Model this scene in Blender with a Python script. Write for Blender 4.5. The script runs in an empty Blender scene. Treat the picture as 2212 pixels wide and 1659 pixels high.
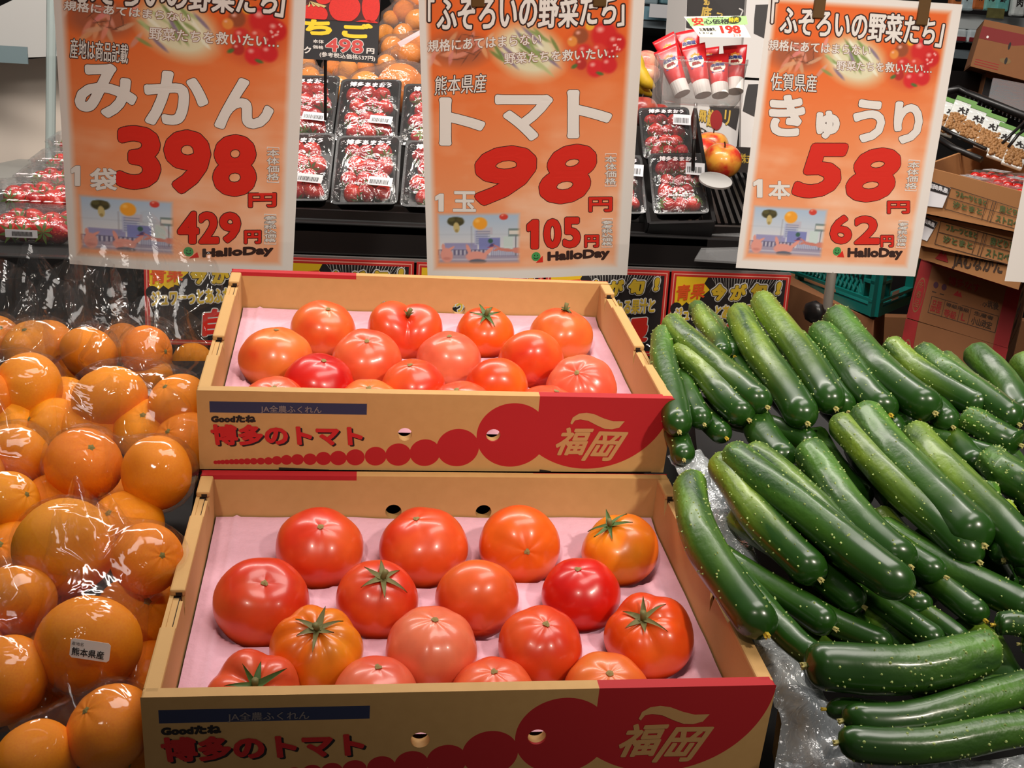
import bpy, bmesh, math, random
import numpy as np
from mathutils import Vector, Matrix, noise

rnd = random.Random(7)
sc = bpy.context.scene
COL = sc.collection
V = Vector
CAMH = 1.5

# ---------------------------------------------------------------- camera
FPX = 2401.5
PITCH, YAW, ROLL = 0.2514, 0.1492, 0.0576
def cam_axes(p, y, r):
    fwd = V((math.sin(y)*math.cos(p), math.cos(y)*math.cos(p), -math.sin(p)))
    right = V((math.cos(y), -math.sin(y), 0))
    up = right.cross(fwd)
    return right*math.cos(r)+up*math.sin(r), up*math.cos(r)-right*math.sin(r), fwd
CR, CU, CF = cam_axes(PITCH, YAW, ROLL)
CAM = V((0, 0, CAMH))
cd = bpy.data.cameras.new('camera'); cd.sensor_width = 36; cd.lens = FPX*36/2212
cd.clip_start = .05
co = bpy.data.objects.new('camera', cd); COL.objects.link(co)
co.matrix_world = Matrix(((CR.x, CU.x, -CF.x, CAM.x), (CR.y, CU.y, -CF.y, CAM.y), (CR.z, CU.z, -CF.z, CAM.z), (0, 0, 0, 1)))
sc.camera = co

def ray(x, y):
    return CR*((x-1106)/FPX) + CU*((829.5-y)/FPX) + CF
def at(x, y, z):
    "world point seen at pixel x,y of the photograph at depth z metres"
    return CAM + ray(x, y)*z
def on_plane(x, y, p0, n):
    d = ray(x, y); return CAM + d*((p0-CAM).dot(n)/d.dot(n))

# ---------------------------------------------------------------- light and exposure
def lin(c):
    return tuple((v/255/12.92 if v/255 <= .04045 else ((v/255+.055)/1.055)**2.4) for v in c)
w = bpy.data.worlds.new('store_ambient'); sc.world = w; w.use_nodes = True
w.node_tree.nodes['Background'].inputs[0].default_value = (1, .93, .88, 1)
w.node_tree.nodes['Background'].inputs[1].default_value = .11
def spot(name, loc, target, power, ang, blend, size, col=(1, .89, .76)):
    l = bpy.data.lights.new(name, 'SPOT'); l.energy = power; l.spot_size = math.radians(ang); l.spot_blend = blend
    l.shadow_soft_size = size; l.color = col
    o = bpy.data.objects.new(name, l); COL.objects.link(o); o.location = loc
    o.rotation_euler = (V(target)-V(loc)).to_track_quat('-Z', 'Y').to_euler()
def area(name, loc, target, power, sx, sy, col=(1, .93, .86)):
    l = bpy.data.lights.new(name, 'AREA'); l.shape = 'RECTANGLE'; l.size = sx; l.size_y = sy; l.energy = power; l.color = col
    o = bpy.data.objects.new(name, l); COL.objects.link(o); o.location = loc
    o.rotation_euler = (V(target)-V(loc)).to_track_quat('-Z', 'Y').to_euler()
spot('track_spotlight', (-.45, -.75, 2.75), (.22, 1.55, 1.35), 100, 40, .9, .07)
spot('track_spotlight', (1.15, -.75, 2.75), (.60, 1.38, 1.25), 192, 44, .9, .07)
area('case_light', (-.2, 2.0, 3.1), (0, 2.8, 1.3), 60, 2.6, .25)
area('aisle_light', (.75, .9, 3.2), (.6, 1.2, 1.0), 26, 1.6, .6)
sc.view_settings.view_transform = 'Standard'; sc.view_settings.look = 'None'
sc.view_settings.exposure = 0; sc.view_settings.gamma = 1; sc.view_settings.use_curve_mapping = False
sc.cycles.transparent_max_bounces = 24
sc.cycles.caustics_reflective = False

# ---------------------------------------------------------------- materials
MATS = {}
def mat(name, col, rough=.5, metal=0., coat=0., spec=.5, noise_amt=0., noise_scale=30., bump=0., bump_scale=200., emit=None, alpha=1., sss=0.):
    if name in MATS: return MATS[name]
    m = bpy.data.materials.new(name); m.use_nodes = True; nt = m.node_tree; b = nt.nodes['Principled BSDF']
    c = lin(col)
    b.inputs['Base Color'].default_value = (*c, 1); b.inputs['Roughness'].default_value = rough
    b.inputs['Metallic'].default_value = metal; b.inputs['Coat Weight'].default_value = coat; b.inputs['Coat Roughness'].default_value = .08
    b.inputs['Specular IOR Level'].default_value = spec; b.inputs['Alpha'].default_value = alpha
    if sss: b.inputs['Subsurface Weight'].default_value = sss; b.inputs['Subsurface Radius'].default_value = (.01, .004, .002)
    tc = nt.nodes.new('ShaderNodeTexCoord')
    if noise_amt:
        n = nt.nodes.new('ShaderNodeTexNoise'); n.inputs['Scale'].default_value = noise_scale; n.inputs['Detail'].default_value = 5
        nt.links.new(tc.outputs['Object'], n.inputs['Vector'])
        mx = nt.nodes.new('ShaderNodeMix'); mx.data_type = 'RGBA'
        mx.inputs[6].default_value = (*[v*(1-noise_amt) for v in c], 1); mx.inputs[7].default_value = (*[min(1, v*(1+noise_amt)) for v in c], 1)
        nt.links.new(n.outputs['Fac'], mx.inputs[0]); nt.links.new(mx.outputs[2], b.inputs['Base Color'])
    if bump:
        n = nt.nodes.new('ShaderNodeTexNoise'); n.inputs['Scale'].default_value = bump_scale; n.inputs['Detail'].default_value = 3
        nt.links.new(tc.outputs['Object'], n.inputs['Vector'])
        bp = nt.nodes.new('ShaderNodeBump'); bp.inputs['Strength'].default_value = bump; bp.inputs['Distance'].default_value = .002
        nt.links.new(n.outputs['Fac'], bp.inputs['Height']); nt.links.new(bp.outputs[0], b.inputs['Normal'])
    if emit: b.inputs['Emission Color'].default_value = (*c, 1); b.inputs['Emission Strength'].default_value = emit
    MATS[name] = m; return m

def film_mat(name, tint=(255, 255, 255), haze=.06, base=.05, edge=.55, bump=.6, bscale=45, rough=.07):
    if name in MATS: return MATS[name]
    m = bpy.data.materials.new(name); m.use_nodes = True; nt = m.node_tree; nt.nodes.clear()
    N = nt.nodes.new; L = nt.links.new
    out = N('ShaderNodeOutputMaterial'); tr = N('ShaderNodeBsdfTransparent'); gl = N('ShaderNodeBsdfGlossy'); df = N('ShaderNodeBsdfDiffuse')
    tr.inputs[0].default_value = (.97, .97, .97, 1)
    gl.inputs[0].default_value = (1, 1, 1, 1); gl.inputs['Roughness'].default_value = rough; df.inputs[0].default_value = (*lin(tint), 1)
    lw = N('ShaderNodeLayerWeight'); lw.inputs[0].default_value = .35
    mr = N('ShaderNodeMapRange'); mr.inputs[3].default_value = base; mr.inputs[4].default_value = edge
    tc = N('ShaderNodeTexCoord'); n = N('ShaderNodeTexNoise'); n.inputs['Scale'].default_value = bscale; n.inputs['Detail'].default_value = 3; n.inputs['Distortion'].default_value = 1.2
    bp = N('ShaderNodeBump'); bp.inputs['Strength'].default_value = bump; bp.inputs['Distance'].default_value = .01
    L(tc.outputs['Object'], n.inputs['Vector']); L(n.outputs['Fac'], bp.inputs['Height'])
    L(bp.outputs[0], gl.inputs['Normal']); L(bp.outputs[0], lw.inputs['Normal'])
    m1 = N('ShaderNodeMixShader'); m1.inputs[0].default_value = haze; m2 = N('ShaderNodeMixShader')
    L(tr.outputs[0], m1.inputs[1]); L(df.outputs[0], m1.inputs[2])
    L(lw.outputs['Facing'], mr.inputs[0]); L(mr.outputs[0], m2.inputs[0]); L(m1.outputs[0], m2.inputs[1]); L(gl.outputs[0], m2.inputs[2])
    L(m2.outputs[0], out.inputs[0])
    MATS[name] = m; return m

M_black = mat('black_plastic', (22, 20, 20), .35)
M_blackmatte = mat('black_matte', (14, 13, 13), .7)
M_white = mat('paper_white', (228, 220, 214), .8)
M_kraft = mat('kraft_card', (194, 152, 94), .75, noise_amt=.05, noise_scale=60, bump=.05, bump_scale=500)
M_darkfill = mat('dark_gap_fill', (40, 26, 16), .9)
M_ink = mat('black_ink', (24, 16, 16), .7)
M_film = film_mat('clear_film')

# ---------------------------------------------------------------- objects
def mesh(name, verts, faces, m=None, smooth=False):
    me = bpy.data.meshes.new(name); me.from_pydata([tuple(v) for v in verts], [], faces)
    if m is not None:
        for k in (m if isinstance(m, (list, tuple)) else [m]): me.materials.append(k)
    if smooth: me.polygons.foreach_set('use_smooth', [True]*len(me.polygons))
    me.update(); return me
def obj(name, me, parent=None, mw=None):
    o = bpy.data.objects.new(name, me); COL.objects.link(o)
    if parent is not None: o.parent = parent
    if mw is not None: o.matrix_local = mw
    return o
def tag(o, label, cat, group=None, kind=None):
    if label: o['label'] = label
    if cat: o['category'] = cat
    if group: o['group'] = group
    if kind: o['kind'] = kind
    return o
def thing(name, label, cat, mw=None, group=None):
    o = bpy.data.objects.new(name, None); COL.objects.link(o); o.empty_display_size = .02
    if mw is not None: o.matrix_world = mw
    return tag(o, label, cat, group)
def frame(o, x, y, z):
    return Matrix(((x.x, y.x, z.x, o.x), (x.y, y.y, z.y, o.y), (x.z, y.z, z.z, o.z), (0, 0, 0, 1)))
def frame_xy(o, x, y):
    x = x.normalized(); y = (y - x*y.dot(x)).normalized(); return frame(o, x, y, x.cross(y))

class MB:
    def __init__(s): s.v = []; s.f = []; s.mi = []
    def add(s, verts, faces, mi=0):
        n = len(s.v); s.v += [tuple(v) for v in verts]; s.f += [tuple(i+n for i in f) for f in faces]; s.mi += [mi]*len(faces)
    def box(s, x0, x1, y0, y1, z0, z1, mi=0):
        s.add([(x, y, z) for x in (x0, x1) for y in (y0, y1) for z in (z0, z1)],
              [(0, 1, 3, 2), (4, 6, 7, 5), (0, 4, 5, 1), (2, 3, 7, 6), (0, 2, 6, 4), (1, 5, 7, 3)], mi)
    def prism(s, poly, a, b, axis='x', mi=0):
        n = len(poly)
        def mk(u, v, w): return {'x': (w, u, v), 'y': (u, w, v), 'z': (u, v, w)}[axis]
        s.add([mk(u, v, a) for u, v in poly]+[mk(u, v, b) for u, v in poly],
              [tuple(range(n))[::-1], tuple(range(n, 2*n))]+[(i, (i+1) % n, n+(i+1) % n, n+i) for i in range(n)], mi)
    def tube(s, pts, r, n=10, cap=True, mi=0):
        pts = [V(p) for p in pts]; base = len(s.v); m = len(pts)
        rs = r if isinstance(r, (list, tuple)) else [r]*m
        up = None; vs = []
        for i, p in enumerate(pts):
            t = (pts[min(i+1, m-1)]-pts[max(i-1, 0)]).normalized()
            if up is None: up = t.orthogonal().normalized()
            a = (up-t*up.dot(t)).normalized(); b = t.cross(a); up = a
            vs += [p+(a*math.cos(2*math.pi*k/n)+b*math.sin(2*math.pi*k/n))*rs[i] for k in range(n)]
        fs = [(i*n+k, i*n+(k+1) % n, (i+1)*n+(k+1) % n, (i+1)*n+k) for i in range(m-1) for k in range(n)]
        if cap: fs += [tuple(range(n))[::-1], tuple(range((m-1)*n, m*n))]
        s.add(vs, fs, mi)
    def mesh(s, name, m=None, smooth=False):
        me = mesh(name, s.v, s.f, m, smooth)
        if any(s.mi): me.polygons.foreach_set('material_index', s.mi)
        return me
def bevel(o, w, seg=2):
    md = o.modifiers.new('bevel', 'BEVEL'); md.width = w; md.segments = seg; md.limit_method = 'ANGLE'; md.angle_limit = .6
    return o

def plate(outline, holes, t, m, name='panel', res=24):
    "flat plate in the XZ plane between y=0 and y=t with round holes (x,z,r)"
    cu = bpy.data.curves.new('c', 'CURVE'); cu.dimensions = '2D'; cu.fill_mode = 'BOTH'; cu.extrude = t/2
    for pts in [outline]+[[(cx+r*math.cos(2*math.pi*k/res), cz+r*math.sin(2*math.pi*k/res)) for k in range(res)] for cx, cz, r in holes]:
        sp = cu.splines.new('POLY'); sp.points.add(len(pts)-1); sp.use_cyclic_u = True
        for i, (x, z) in enumerate(pts): sp.points[i].co = (x, z, 0, 1)
    o = bpy.data.objects.new('c', cu); COL.objects.link(o); bpy.context.view_layer.update()
    me = bpy.data.meshes.new_from_object(o.evaluated_get(bpy.context.evaluated_depsgraph_get())); me.name = name
    bpy.data.objects.remove(o); bpy.data.curves.remove(cu)
    me.transform(Matrix(((1, 0, 0, 0), (0, 0, -1, t/2), (0, 1, 0, 0), (0, 0, 0, 1))))
    me.materials.clear(); me.materials.append(m)
    return me

# ---- writing: glyph outlines from the built-in font, emboldened with ribbons
GC = {}
def glyphs(s, res=3):
    if (s, res) in GC: return GC[(s, res)]
    cu = bpy.data.curves.new('t', 'FONT'); cu.body = s; cu.fill_mode = 'FRONT'; cu.resolution_u = res
    o = bpy.data.objects.new('t', cu); COL.objects.link(o); bpy.context.view_layer.update()
    me = bpy.data.meshes.new_from_object(o.evaluated_get(bpy.context.evaluated_depsgraph_get()))
    bpy.data.objects.remove(o); bpy.data.curves.remove(cu)
    bm = bmesh.new(); bm.from_mesh(me); bmesh.ops.remove_doubles(bm, verts=bm.verts, dist=1e-4)
    vs = np.array([v.co[:2] for v in bm.verts]); fs = [tuple(v.index for v in f.verts) for f in bm.faces]
    es = [tuple(v.index for v in e.verts) for e in bm.edges if len(e.link_faces) < 2]
    bm.free(); bpy.data.meshes.remove(me)
    GC[(s, res)] = (vs, fs, es); return GC[(s, res)]
def write(parent, s, BL, BR, TL, surf, m, wt=0., outline=None, om=None, off=.0004, shear=0., name='lettering', res=3, shift=(0, 0)):
    "lettering fitted into the parallelogram BL,BR,TL (2D metres) of a surface map surf(x,y,off)->point"
    vs, fs, es = glyphs(s, res) if s != '1' else (np.array([(.35, 0), (.75, 0), (.75, 1), (.42, 1), (0, .84), (0, .66), (.35, .76)]), [(0, 1, 2, 3, 6), (3, 4, 5, 6)], [(0, 1), (1, 2), (2, 3), (3, 4), (4, 5), (5, 6), (6, 0)])
    vs = vs.copy()
    if shear: vs[:, 0] += vs[:, 1]*shear
    mn, mx = vs.min(0), vs.max(0); e = np.maximum(mx-mn, 1e-6)
    BL, BR, TL = (np.array(p, float) for p in (BL, BR, TL)); U = BR-BL; W = TL-BL
    lu, lw = np.linalg.norm(U), np.linalg.norm(W); r0 = wt
    BL2 = BL+U*(r0/lu)+W*(r0/lw); U2 = U*max(.2, 1-2*r0/lu); W2 = W*max(.2, 1-2*r0/lw)
    P = BL2+((vs-mn)/e)[:, :1]*U2+((vs-mn)/e)[:, 1:]*W2+np.array(shift)
    def layer(r, off, mm):
        vv = [tuple(p) for p in P]; ff = list(fs); zz = [off]*len(vv)
        if r > 0:
            for a, b in es:
                p, q = P[a], P[b]; d = q-p; l = np.linalg.norm(d)
                if l < 1e-7: continue
                n = np.array([-d[1], d[0]])/l*r; k = len(vv)
                vv += [tuple(p+n), tuple(p-n), tuple(q-n), tuple(q+n)]; ff.append((k, k+1, k+2, k+3)); zz += [off-.00003-.00004*(len(ff) % 11)/11]*4
            used = {a for e2 in es for a in e2}
            for a in used:
                k = len(vv); vv += [(P[a][0]+r*math.cos(j*math.pi/4), P[a][1]+r*math.sin(j*math.pi/4)) for j in range(8)]; ff.append(tuple(range(k, k+8))); zz += [off-.00007-.00004*(len(ff) % 13)/13]*8
        obj(name, mesh(name, [surf(x, y, z) for (x, y), z in zip(vv, zz)], ff, mm), parent)
    if outline: layer(wt+outline, max(off*.45, off-.0008), om or M_ink)
    layer(wt, off, m)
def writebox(parent, s, x0, x1, y0, y1, surf, m, **k):
    write(parent, s, (x0, y0), (x1, y0), (x0, y1), surf, m, **k)
def poly(parent, pts, surf, m, off=.00015, name='print'):
    obj(name, mesh(name, [surf(x, y, off) for x, y in pts], [tuple(range(len(pts)))], m), parent)
def ellipse(cx, cy, rx, ry, n=24, a=0):
    return [(cx+rx*math.cos(t)*math.cos(a)-ry*math.sin(t)*math.sin(a), cy+rx*math.cos(t)*math.sin(a)+ry*math.sin(t)*math.cos(a)) for t in [2*math.pi*k/n for k in range(n)]]
def rect(x0, x1, y0, y1): return [(x0, y0), (x1, y0), (x1, y1), (x0, y1)]
def face_surf(o, u, v):
    "surface map of a plane through o with unit-ish axes u,v"
    n = u.cross(v).normalized(); return lambda x, y, off: o+u*x+v*y+n*off
def local(mw, p): return mw.inverted() @ p
# ================================================================ tomato cartons
CW, CD, CH = .43, .3082, .0788
def carton_frame(o, a, psi=0.):
    dx = V((math.cos(psi), math.sin(psi), 0)); dy = V((-math.sin(psi)*math.cos(a), math.cos(psi)*math.cos(a), math.sin(a)))
    return frame(V(o)+CAM, dx, dy, dx.cross(dy))
F_low = carton_frame((-.1301, .6681, -.3876), .1613)
F_up = carton_frame((-.1323, .9603, -.2607), .1927, .0033)

def carton_print_mat(name, back=False):
    m = bpy.data.materials.new(name); m.use_nodes = True; nt = m.node_tree; N = nt.nodes.new; L = nt.links.new
    b = nt.nodes['Principled BSDF']; b.inputs['Roughness'].default_value = .7
    tc = N('ShaderNodeTexCoord'); sep = N('ShaderNodeSeparateXYZ'); L(tc.outputs['Object'], sep.inputs[0])
    def mt(op, a, c=None):
        n = N('ShaderNodeMath'); n.operation = op
        for i, q in enumerate((a, c)):
            if q is None: continue
            if isinstance(q, (int, float)): n.inputs[i].default_value = q
            else: L(q, n.inputs[i])
        return n.outputs[0]
    X, Y, Z = sep.outputs
    gt = lambda a, c: mt('GREATER_THAN', a, c); lt = lambda a, c: mt('LESS_THAN', a, c)
    mul = lambda *q: q[0] if len(q) == 1 else mt('MULTIPLY', q[0], mul(*q[1:])); mx = lambda a, c: mt('MAXIMUM', a, c)
    def circ(cx, cz, r):
        dx = mt('SUBTRACT', X, cx); dz = mt('SUBTRACT', Z, cz)
        return lt(mt('ADD', mt('MULTIPLY', dx, dx), mt('MULTIPLY', dz, dz)), r*r)
    if back:
        red = mul(lt(X, .32*CW), gt(Z, -.0045))
        red = mx(red, mul(gt(X, .70*CW), gt(Y, CD-.001)))
    else:
        cs = [(1100.7, 33.2), (981, 19.6), (909, 14), (850.6, 11.7), (801, 9.8), (757, 8.4), (720, 7.5), (688, 6.9), (659, 6.0), (632, 5.6), (608.6, 5.1), (588, 4.5), (570, 3.9), (553.7, 3.6), (538.6, 3.4), (525, 3.2), (513, 3.0), (502, 2.8), (492, 2.7), (482, 2.5), (473, 2.3), (465, 2.1), (458, 1.9)]
        red = None
        for x, r in cs:
            c = circ((x-424)/1035*CW, -.0738+r/1000, r/1000); red = c if red is None else mx(red, c)
        big = mul(circ(.822*CW, .0015, .0768), gt(X, .705*CW))
        red = mul(mx(red, big), lt(Y, .002)); red = mx(red, mul(gt(X, .705*CW), gt(Z, -.0012)))
        blue = mul(gt(X, .025*CW), lt(X, .343*CW), gt(Z, -.0215), lt(Z, -.0105), lt(Y, .002))
    n = N('ShaderNodeTexNoise'); n.inputs['Scale'].default_value = 90; n.inputs['Detail'].default_value = 5; L(tc.outputs['Object'], n.inputs[0])
    cr = N('ShaderNodeMix'); cr.data_type = 'RGBA'; cr.inputs[6].default_value = (*lin((184, 143, 86)), 1); cr.inputs[7].default_value = (*lin((198, 156, 98)), 1); L(n.outputs['Fac'], cr.inputs[0])
    m1 = N('ShaderNodeMix'); m1.data_type = 'RGBA'; L(red, m1.inputs[0]); L(cr.outputs[2], m1.inputs[6]); m1.inputs[7].default_value = (*lin((172, 22, 30)), 1)
    last = m1.outputs[2]
    if not back:
        m2 = N('ShaderNodeMix'); m2.data_type = 'RGBA'; L(blue, m2.inputs[0]); L(last, m2.inputs[6]); m2.inputs[7].default_value = (*lin((38, 46, 78)), 1); last = m2.outputs[2]
    L(last, b.inputs['Base Color'])
    return m
M_front = carton_print_mat('printed_carton_front'); M_back = carton_print_mat('printed_carton_back', True)
M_red_ink = mat('red_ink', (190, 28, 30), .7); M_kraft_ink = mat('kraft_knockout', (186, 141, 88), .75); M_grey_ink = mat('grey_ink', (130, 120, 118), .7)
M_tray = mat('pink_moulded_pulp', (220, 172, 188), .9, noise_amt=.06, noise_scale=120, bump=.55, bump_scale=150)

def make_carton(label, mw):
    t = thing('tomato_carton', label, 'carton', mw, 'open printed tomato cartons')
    hol = [(.424*CW, -.041, .0066), (.6125*CW, -.041, .0066)]
    o = obj('front_panel', plate([(0, -CH), (CW, -CH), (CW, 0), (0, 0)], hol, .009, M_front), t); bevel(o, .0022, 3)
    me = plate([(0, -CH), (CW, -CH), (CW, 0), (0, 0)], [(.40*CW, -.037, .0075), (.595*CW, -.037, .0075)], .009, M_back)
    me.transform(Matrix.Translation((0, CD-.009, 0)))
    bevel(obj('back_panel', me, t), .0022, 3)
    b = MB(); b.box(.009, CW-.009, .009, CD-.009, -CH, -CH+.004); obj('bottom_panel', b.mesh('bottom_panel', M_kraft), t)
    # side walls: outer sheet, rolled rim tabs with stepped gaps, inner sheet with V cuts over a dark plate standing in for the shaded void
    segs = [(.012, .25, 1), (.25, .39, 0), (.39, .75, 1), (.75, .87, 0), (.87, 1, 1)]
    for side in (0, 1):
        X = (lambda x: x) if side == 0 else (lambda x: CW-x)
        r = obj('side_panel', None, None) if False else None
        b = MB(); b.box(*sorted((X(0), X(.003))), .009, CD-.009, -CH, -.005); sp = obj('side_panel', b.mesh('side_panel', M_kraft), t)
        b = MB(); b.box(*sorted((X(.0035), X(.008))), .02, CD-.02, -CH+.006, -.0062); obj('dark_gap_fill', b.mesh('dark_gap_fill', M_darkfill), sp)
        ys = [(.0095, -CH+.003), (CD-.0095, -CH+.003), (CD-.0095, -.003)]
        for yc in (.87, .39):
            y = yc*CD; dep = .021; ys += [(y+.0030, -.003), (y-.0035, -dep), (y-.0085, -.0035)]
        ys += [(.25*CD, -.0035), (.0095, -.003)]
        b = MB(); b.prism(ys, X(.0085), X(.011), 'x'); obj('inner_flap', b.mesh('inner_flap', M_kraft), sp)
        for a, c, hi in segs:
            b = MB()
            if hi: b.box(*sorted((X(0), X(.0115))), a*CD+.0006, c*CD-.0006 if c < 1 else CD-.0095, -.0058, 0)
            else: b.box(*sorted((X(.0010), X(.0083))), a*CD, c*CD, -.0105, -.0060)
            bevel(obj('rim_tab', b.mesh('rim_tab', M_kraft), sp), .0016, 2)
        b = MB()
        for a, c, hi in segs:
            if hi:
                for yy, sg in ((a*CD+.0006, -1), (c*CD-.0006, 1)):
                    if .02 < yy < CD-.02: b.box(*sorted((X(.0045), X(.0092))), *sorted((yy, yy+sg*.0003)), -.0052, -.0022)
        obj('corrugated_end', b.mesh('corrugated_end', M_darkfill), sp)
        b = MB()  # dark block filling the notch at the front corner
        b.box(*sorted((X(.0015), X(.010))), .0088, .0125, -.007, -.0013); obj('corner_notch_fill', b.mesh('corner_notch_fill', M_darkfill), sp)
    S = lambda x, y, off: V((x, -off, y))
    U = lambda px: (px-424)/1035*CW
    Z = lambda py, px=700: -((py-(845+.0116*(px-424)))/160)*CH
    write(t, 'JA全農ふくれん', (U(555), Z(890.5, 555)), (U(683), Z(892, 683)), (U(555), Z(874, 555)), S, M_grey_ink, wt=.0001)
    write(t, 'Goodたね', (U(452), Z(909, 452)), (U(545), Z(909, 545)), (U(452), Z(894, 452)), S, M_ink, wt=.0006)
    for m, sh, off in ((M_ink, (.0016, -.0015), .0002), (M_red_ink, (0, 0), .0005)):
        write(t, '博多のトマト', (U(450), Z(955, 450)), (U(772), Z(958, 772)), (U(450), Z(912, 450)), S, m, wt=.0011, off=off, shift=sh, shear=-.08)
    # knocked-out two-character emblem with a swoosh over it
    write(t, '福', (U(1196), Z(978, 1196)), (U(1272), Z(978, 1272)), (U(1208), Z(918, 1208)), S, M_kraft_ink, wt=.0009, shear=.12)
    write(t, '岡', (U(1262), Z(990, 1262)), (U(1338), Z(992, 1338)), (U(1288), Z(926, 1288)), S, M_kraft_ink, wt=.0009, shear=.12)
    sw = [(1228, 909), (1232, 897), (1245, 889), (1262, 887), (1280, 890), (1303, 899), (1325, 905), (1351, 905), (1341, 918), (1325, 922), (1308, 921), (1290, 914), (1268, 904), (1250, 901), (1238, 903), (1232, 912)]
    for i in range(7):
        q = [sw[i], sw[i+1], sw[14-i], sw[15-i]]
        poly(t, [(U(x), Z(y, x)) for x, y in q], S, M_kraft_ink, .0003, 'lettering')
    for x0, x1, h0, h1 in ((592, 700, 5, 1), (1170, 1196, 5, 2), (1300, 1430, 1, 2)):
        poly(t, [(U(x0), -CH-.0001), (U(x1), -CH-.0001), (U(x1), -CH+h1*CH/160), (U(x0), -CH+h0*CH/160)], S, M_darkfill, .0003, 'torn_edge')  # dark polys paint the shaded gap along the torn bottom edge
    return t

def tray(mw, wells, label, seed):
    x0, x1, y0, y1 = .0125, CW-.0125, .0105, CD-.0105
    nx, ny = 110, 80; r = random.Random(seed); vs = []
    for j in range(ny+1):
        for i in range(nx+1):
            x = x0+(x1-x0)*i/nx; y = y0+(y1-y0)*j/ny
            z = -.045+.0012*noise.noise(V((x*25, y*25, seed)))
            for wx, wy, wr in wells:
                d = math.hypot(x-wx, y-wy)/(wr*.93)
                if d < 1.12: z = min(z, -.045-.0295*min(1, max(0, (1.12-d)/.45)) if d > .67 else -.0745)
            ex = min(x-x0, x1-x)
            if ex < .022: z += .002 if ex > .018 else .0
            z += .006*max(0, 1-(y1-y)/.02)*(.5+.5*noise.noise(V((x*9, 3, seed))))
            z = max(z, -CH+.0045); vs.append((x, y, z))
    fs = [(j*(nx+1)+i, j*(nx+1)+i+1, (j+1)*(nx+1)+i+1, (j+1)*(nx+1)+i) for j in range(ny) for i in range(nx)]
    o = obj('fruit_tray', mesh('fruit_tray', vs, fs, M_tray, True)); o.matrix_world = mw
    tag(o, label, 'tray', 'pink pulp trays in the cartons')

# ================================================================ tomatoes
def tomato_mat(c1, c2, c3, seed):
    m = bpy.data.materials.new('tomato_skin'); m.use_nodes = True; nt = m.node_tree; N = nt.nodes.new; L = nt.links.new
    b = nt.nodes['Principled BSDF']; b.inputs['Roughness'].default_value = .31; b.inputs['Coat Weight'].default_value = .22; b.inputs['Coat Roughness'].default_value = .12
    b.inputs['Subsurface Weight'].default_value = .08; b.inputs['Subsurface Radius'].default_value = (.012, .004, .002); b.inputs['Subsurface Scale'].default_value = .5
    tc = N('ShaderNodeTexCoord'); mp = N('ShaderNodeMapping'); mp.inputs[1].default_value = (seed*3.1, seed*1.7, seed); L(tc.outputs['Object'], mp.inputs[0])
    n = N('ShaderNodeTexNoise'); n.inputs['Scale'].default_value = 16; n.inputs['Detail'].default_value = 3; L(mp.outputs[0], n.inputs[0])
    n2 = N('ShaderNodeTexNoise'); n2.inputs['Scale'].default_value = 70; n2.inputs['Detail'].default_value = 4; L(mp.outputs[0], n2.inputs[0])
    r = N('ShaderNodeMapRange'); r.inputs[1].default_value = .38; r.inputs[2].default_value = .64; L(n.outputs['Fac'], r.inputs[0])
    a = N('ShaderNodeMix'); a.data_type = 'RGBA'; a.inputs[6].default_value = (*lin(c1), 1); a.inputs[7].default_value = (*lin(c2), 1); L(r.outputs[0], a.inputs[0])
    sp = N('ShaderNodeSeparateXYZ'); L(tc.outputs['Generated'], sp.inputs[0])
    ad = N('ShaderNodeMath'); ad.operation = 'MULTIPLY_ADD'; ad.inputs[1].default_value = .6; L(n.outputs['Fac'], ad.inputs[0]); L(sp.outputs[2], ad.inputs[2])
    r2 = N('ShaderNodeMapRange'); r2.inputs[1].default_value = .95; r2.inputs[2].default_value = .35; L(ad.outputs[0], r2.inputs[0]); r2.inputs[4].default_value = .8
    a2 = N('ShaderNodeMix'); a2.data_type = 'RGBA'; L(r2.outputs[0], a2.inputs[0]); L(a.outputs[2], a2.inputs[6]); a2.inputs[7].default_value = (*lin(c3), 1)
    a3 = N('ShaderNodeMix'); a3.data_type = 'RGBA'; a3.blend_type = 'MULTIPLY'; a3.inputs[0].default_value = .22; L(a2.outputs[2], a3.inputs[6])
    g = N('ShaderNodeMapRange'); g.inputs[1].default_value = .35; g.inputs[2].default_value = .6; g.inputs[3].default_value = .6; L(n2.outputs['Fac'], g.inputs[0]); L(g.outputs[0], a3.inputs[7])
    L(a3.outputs[2], b.inputs['Base Color'])
    return m
PAL = {'red': ((212, 52, 22), (228, 92, 38), (224, 114, 40)), 'deep': ((196, 14, 8), (214, 34, 18), (212, 56, 24)), 'orange': ((232, 108, 14), (240, 146, 30), (226, 84, 26)),
       'pink': ((222, 84, 58), (232, 120, 84), (230, 112, 52)), 'mixed': ((218, 76, 34), (226, 120, 50), (220, 140, 50)), 'coral': ((220, 72, 40), (230, 102, 58), (220, 76, 34)), 'vermil': ((222, 62, 14), (232, 98, 24), (216, 56, 20))}
M_scar = mat('stem_scar', (140, 120, 70), .8); M_calyx = mat('calyx_green', (72, 98, 40), .6, noise_amt=.3, noise_scale=150)
M_calyxd = mat('calyx_dry', (110, 104, 56), .7)
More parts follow.
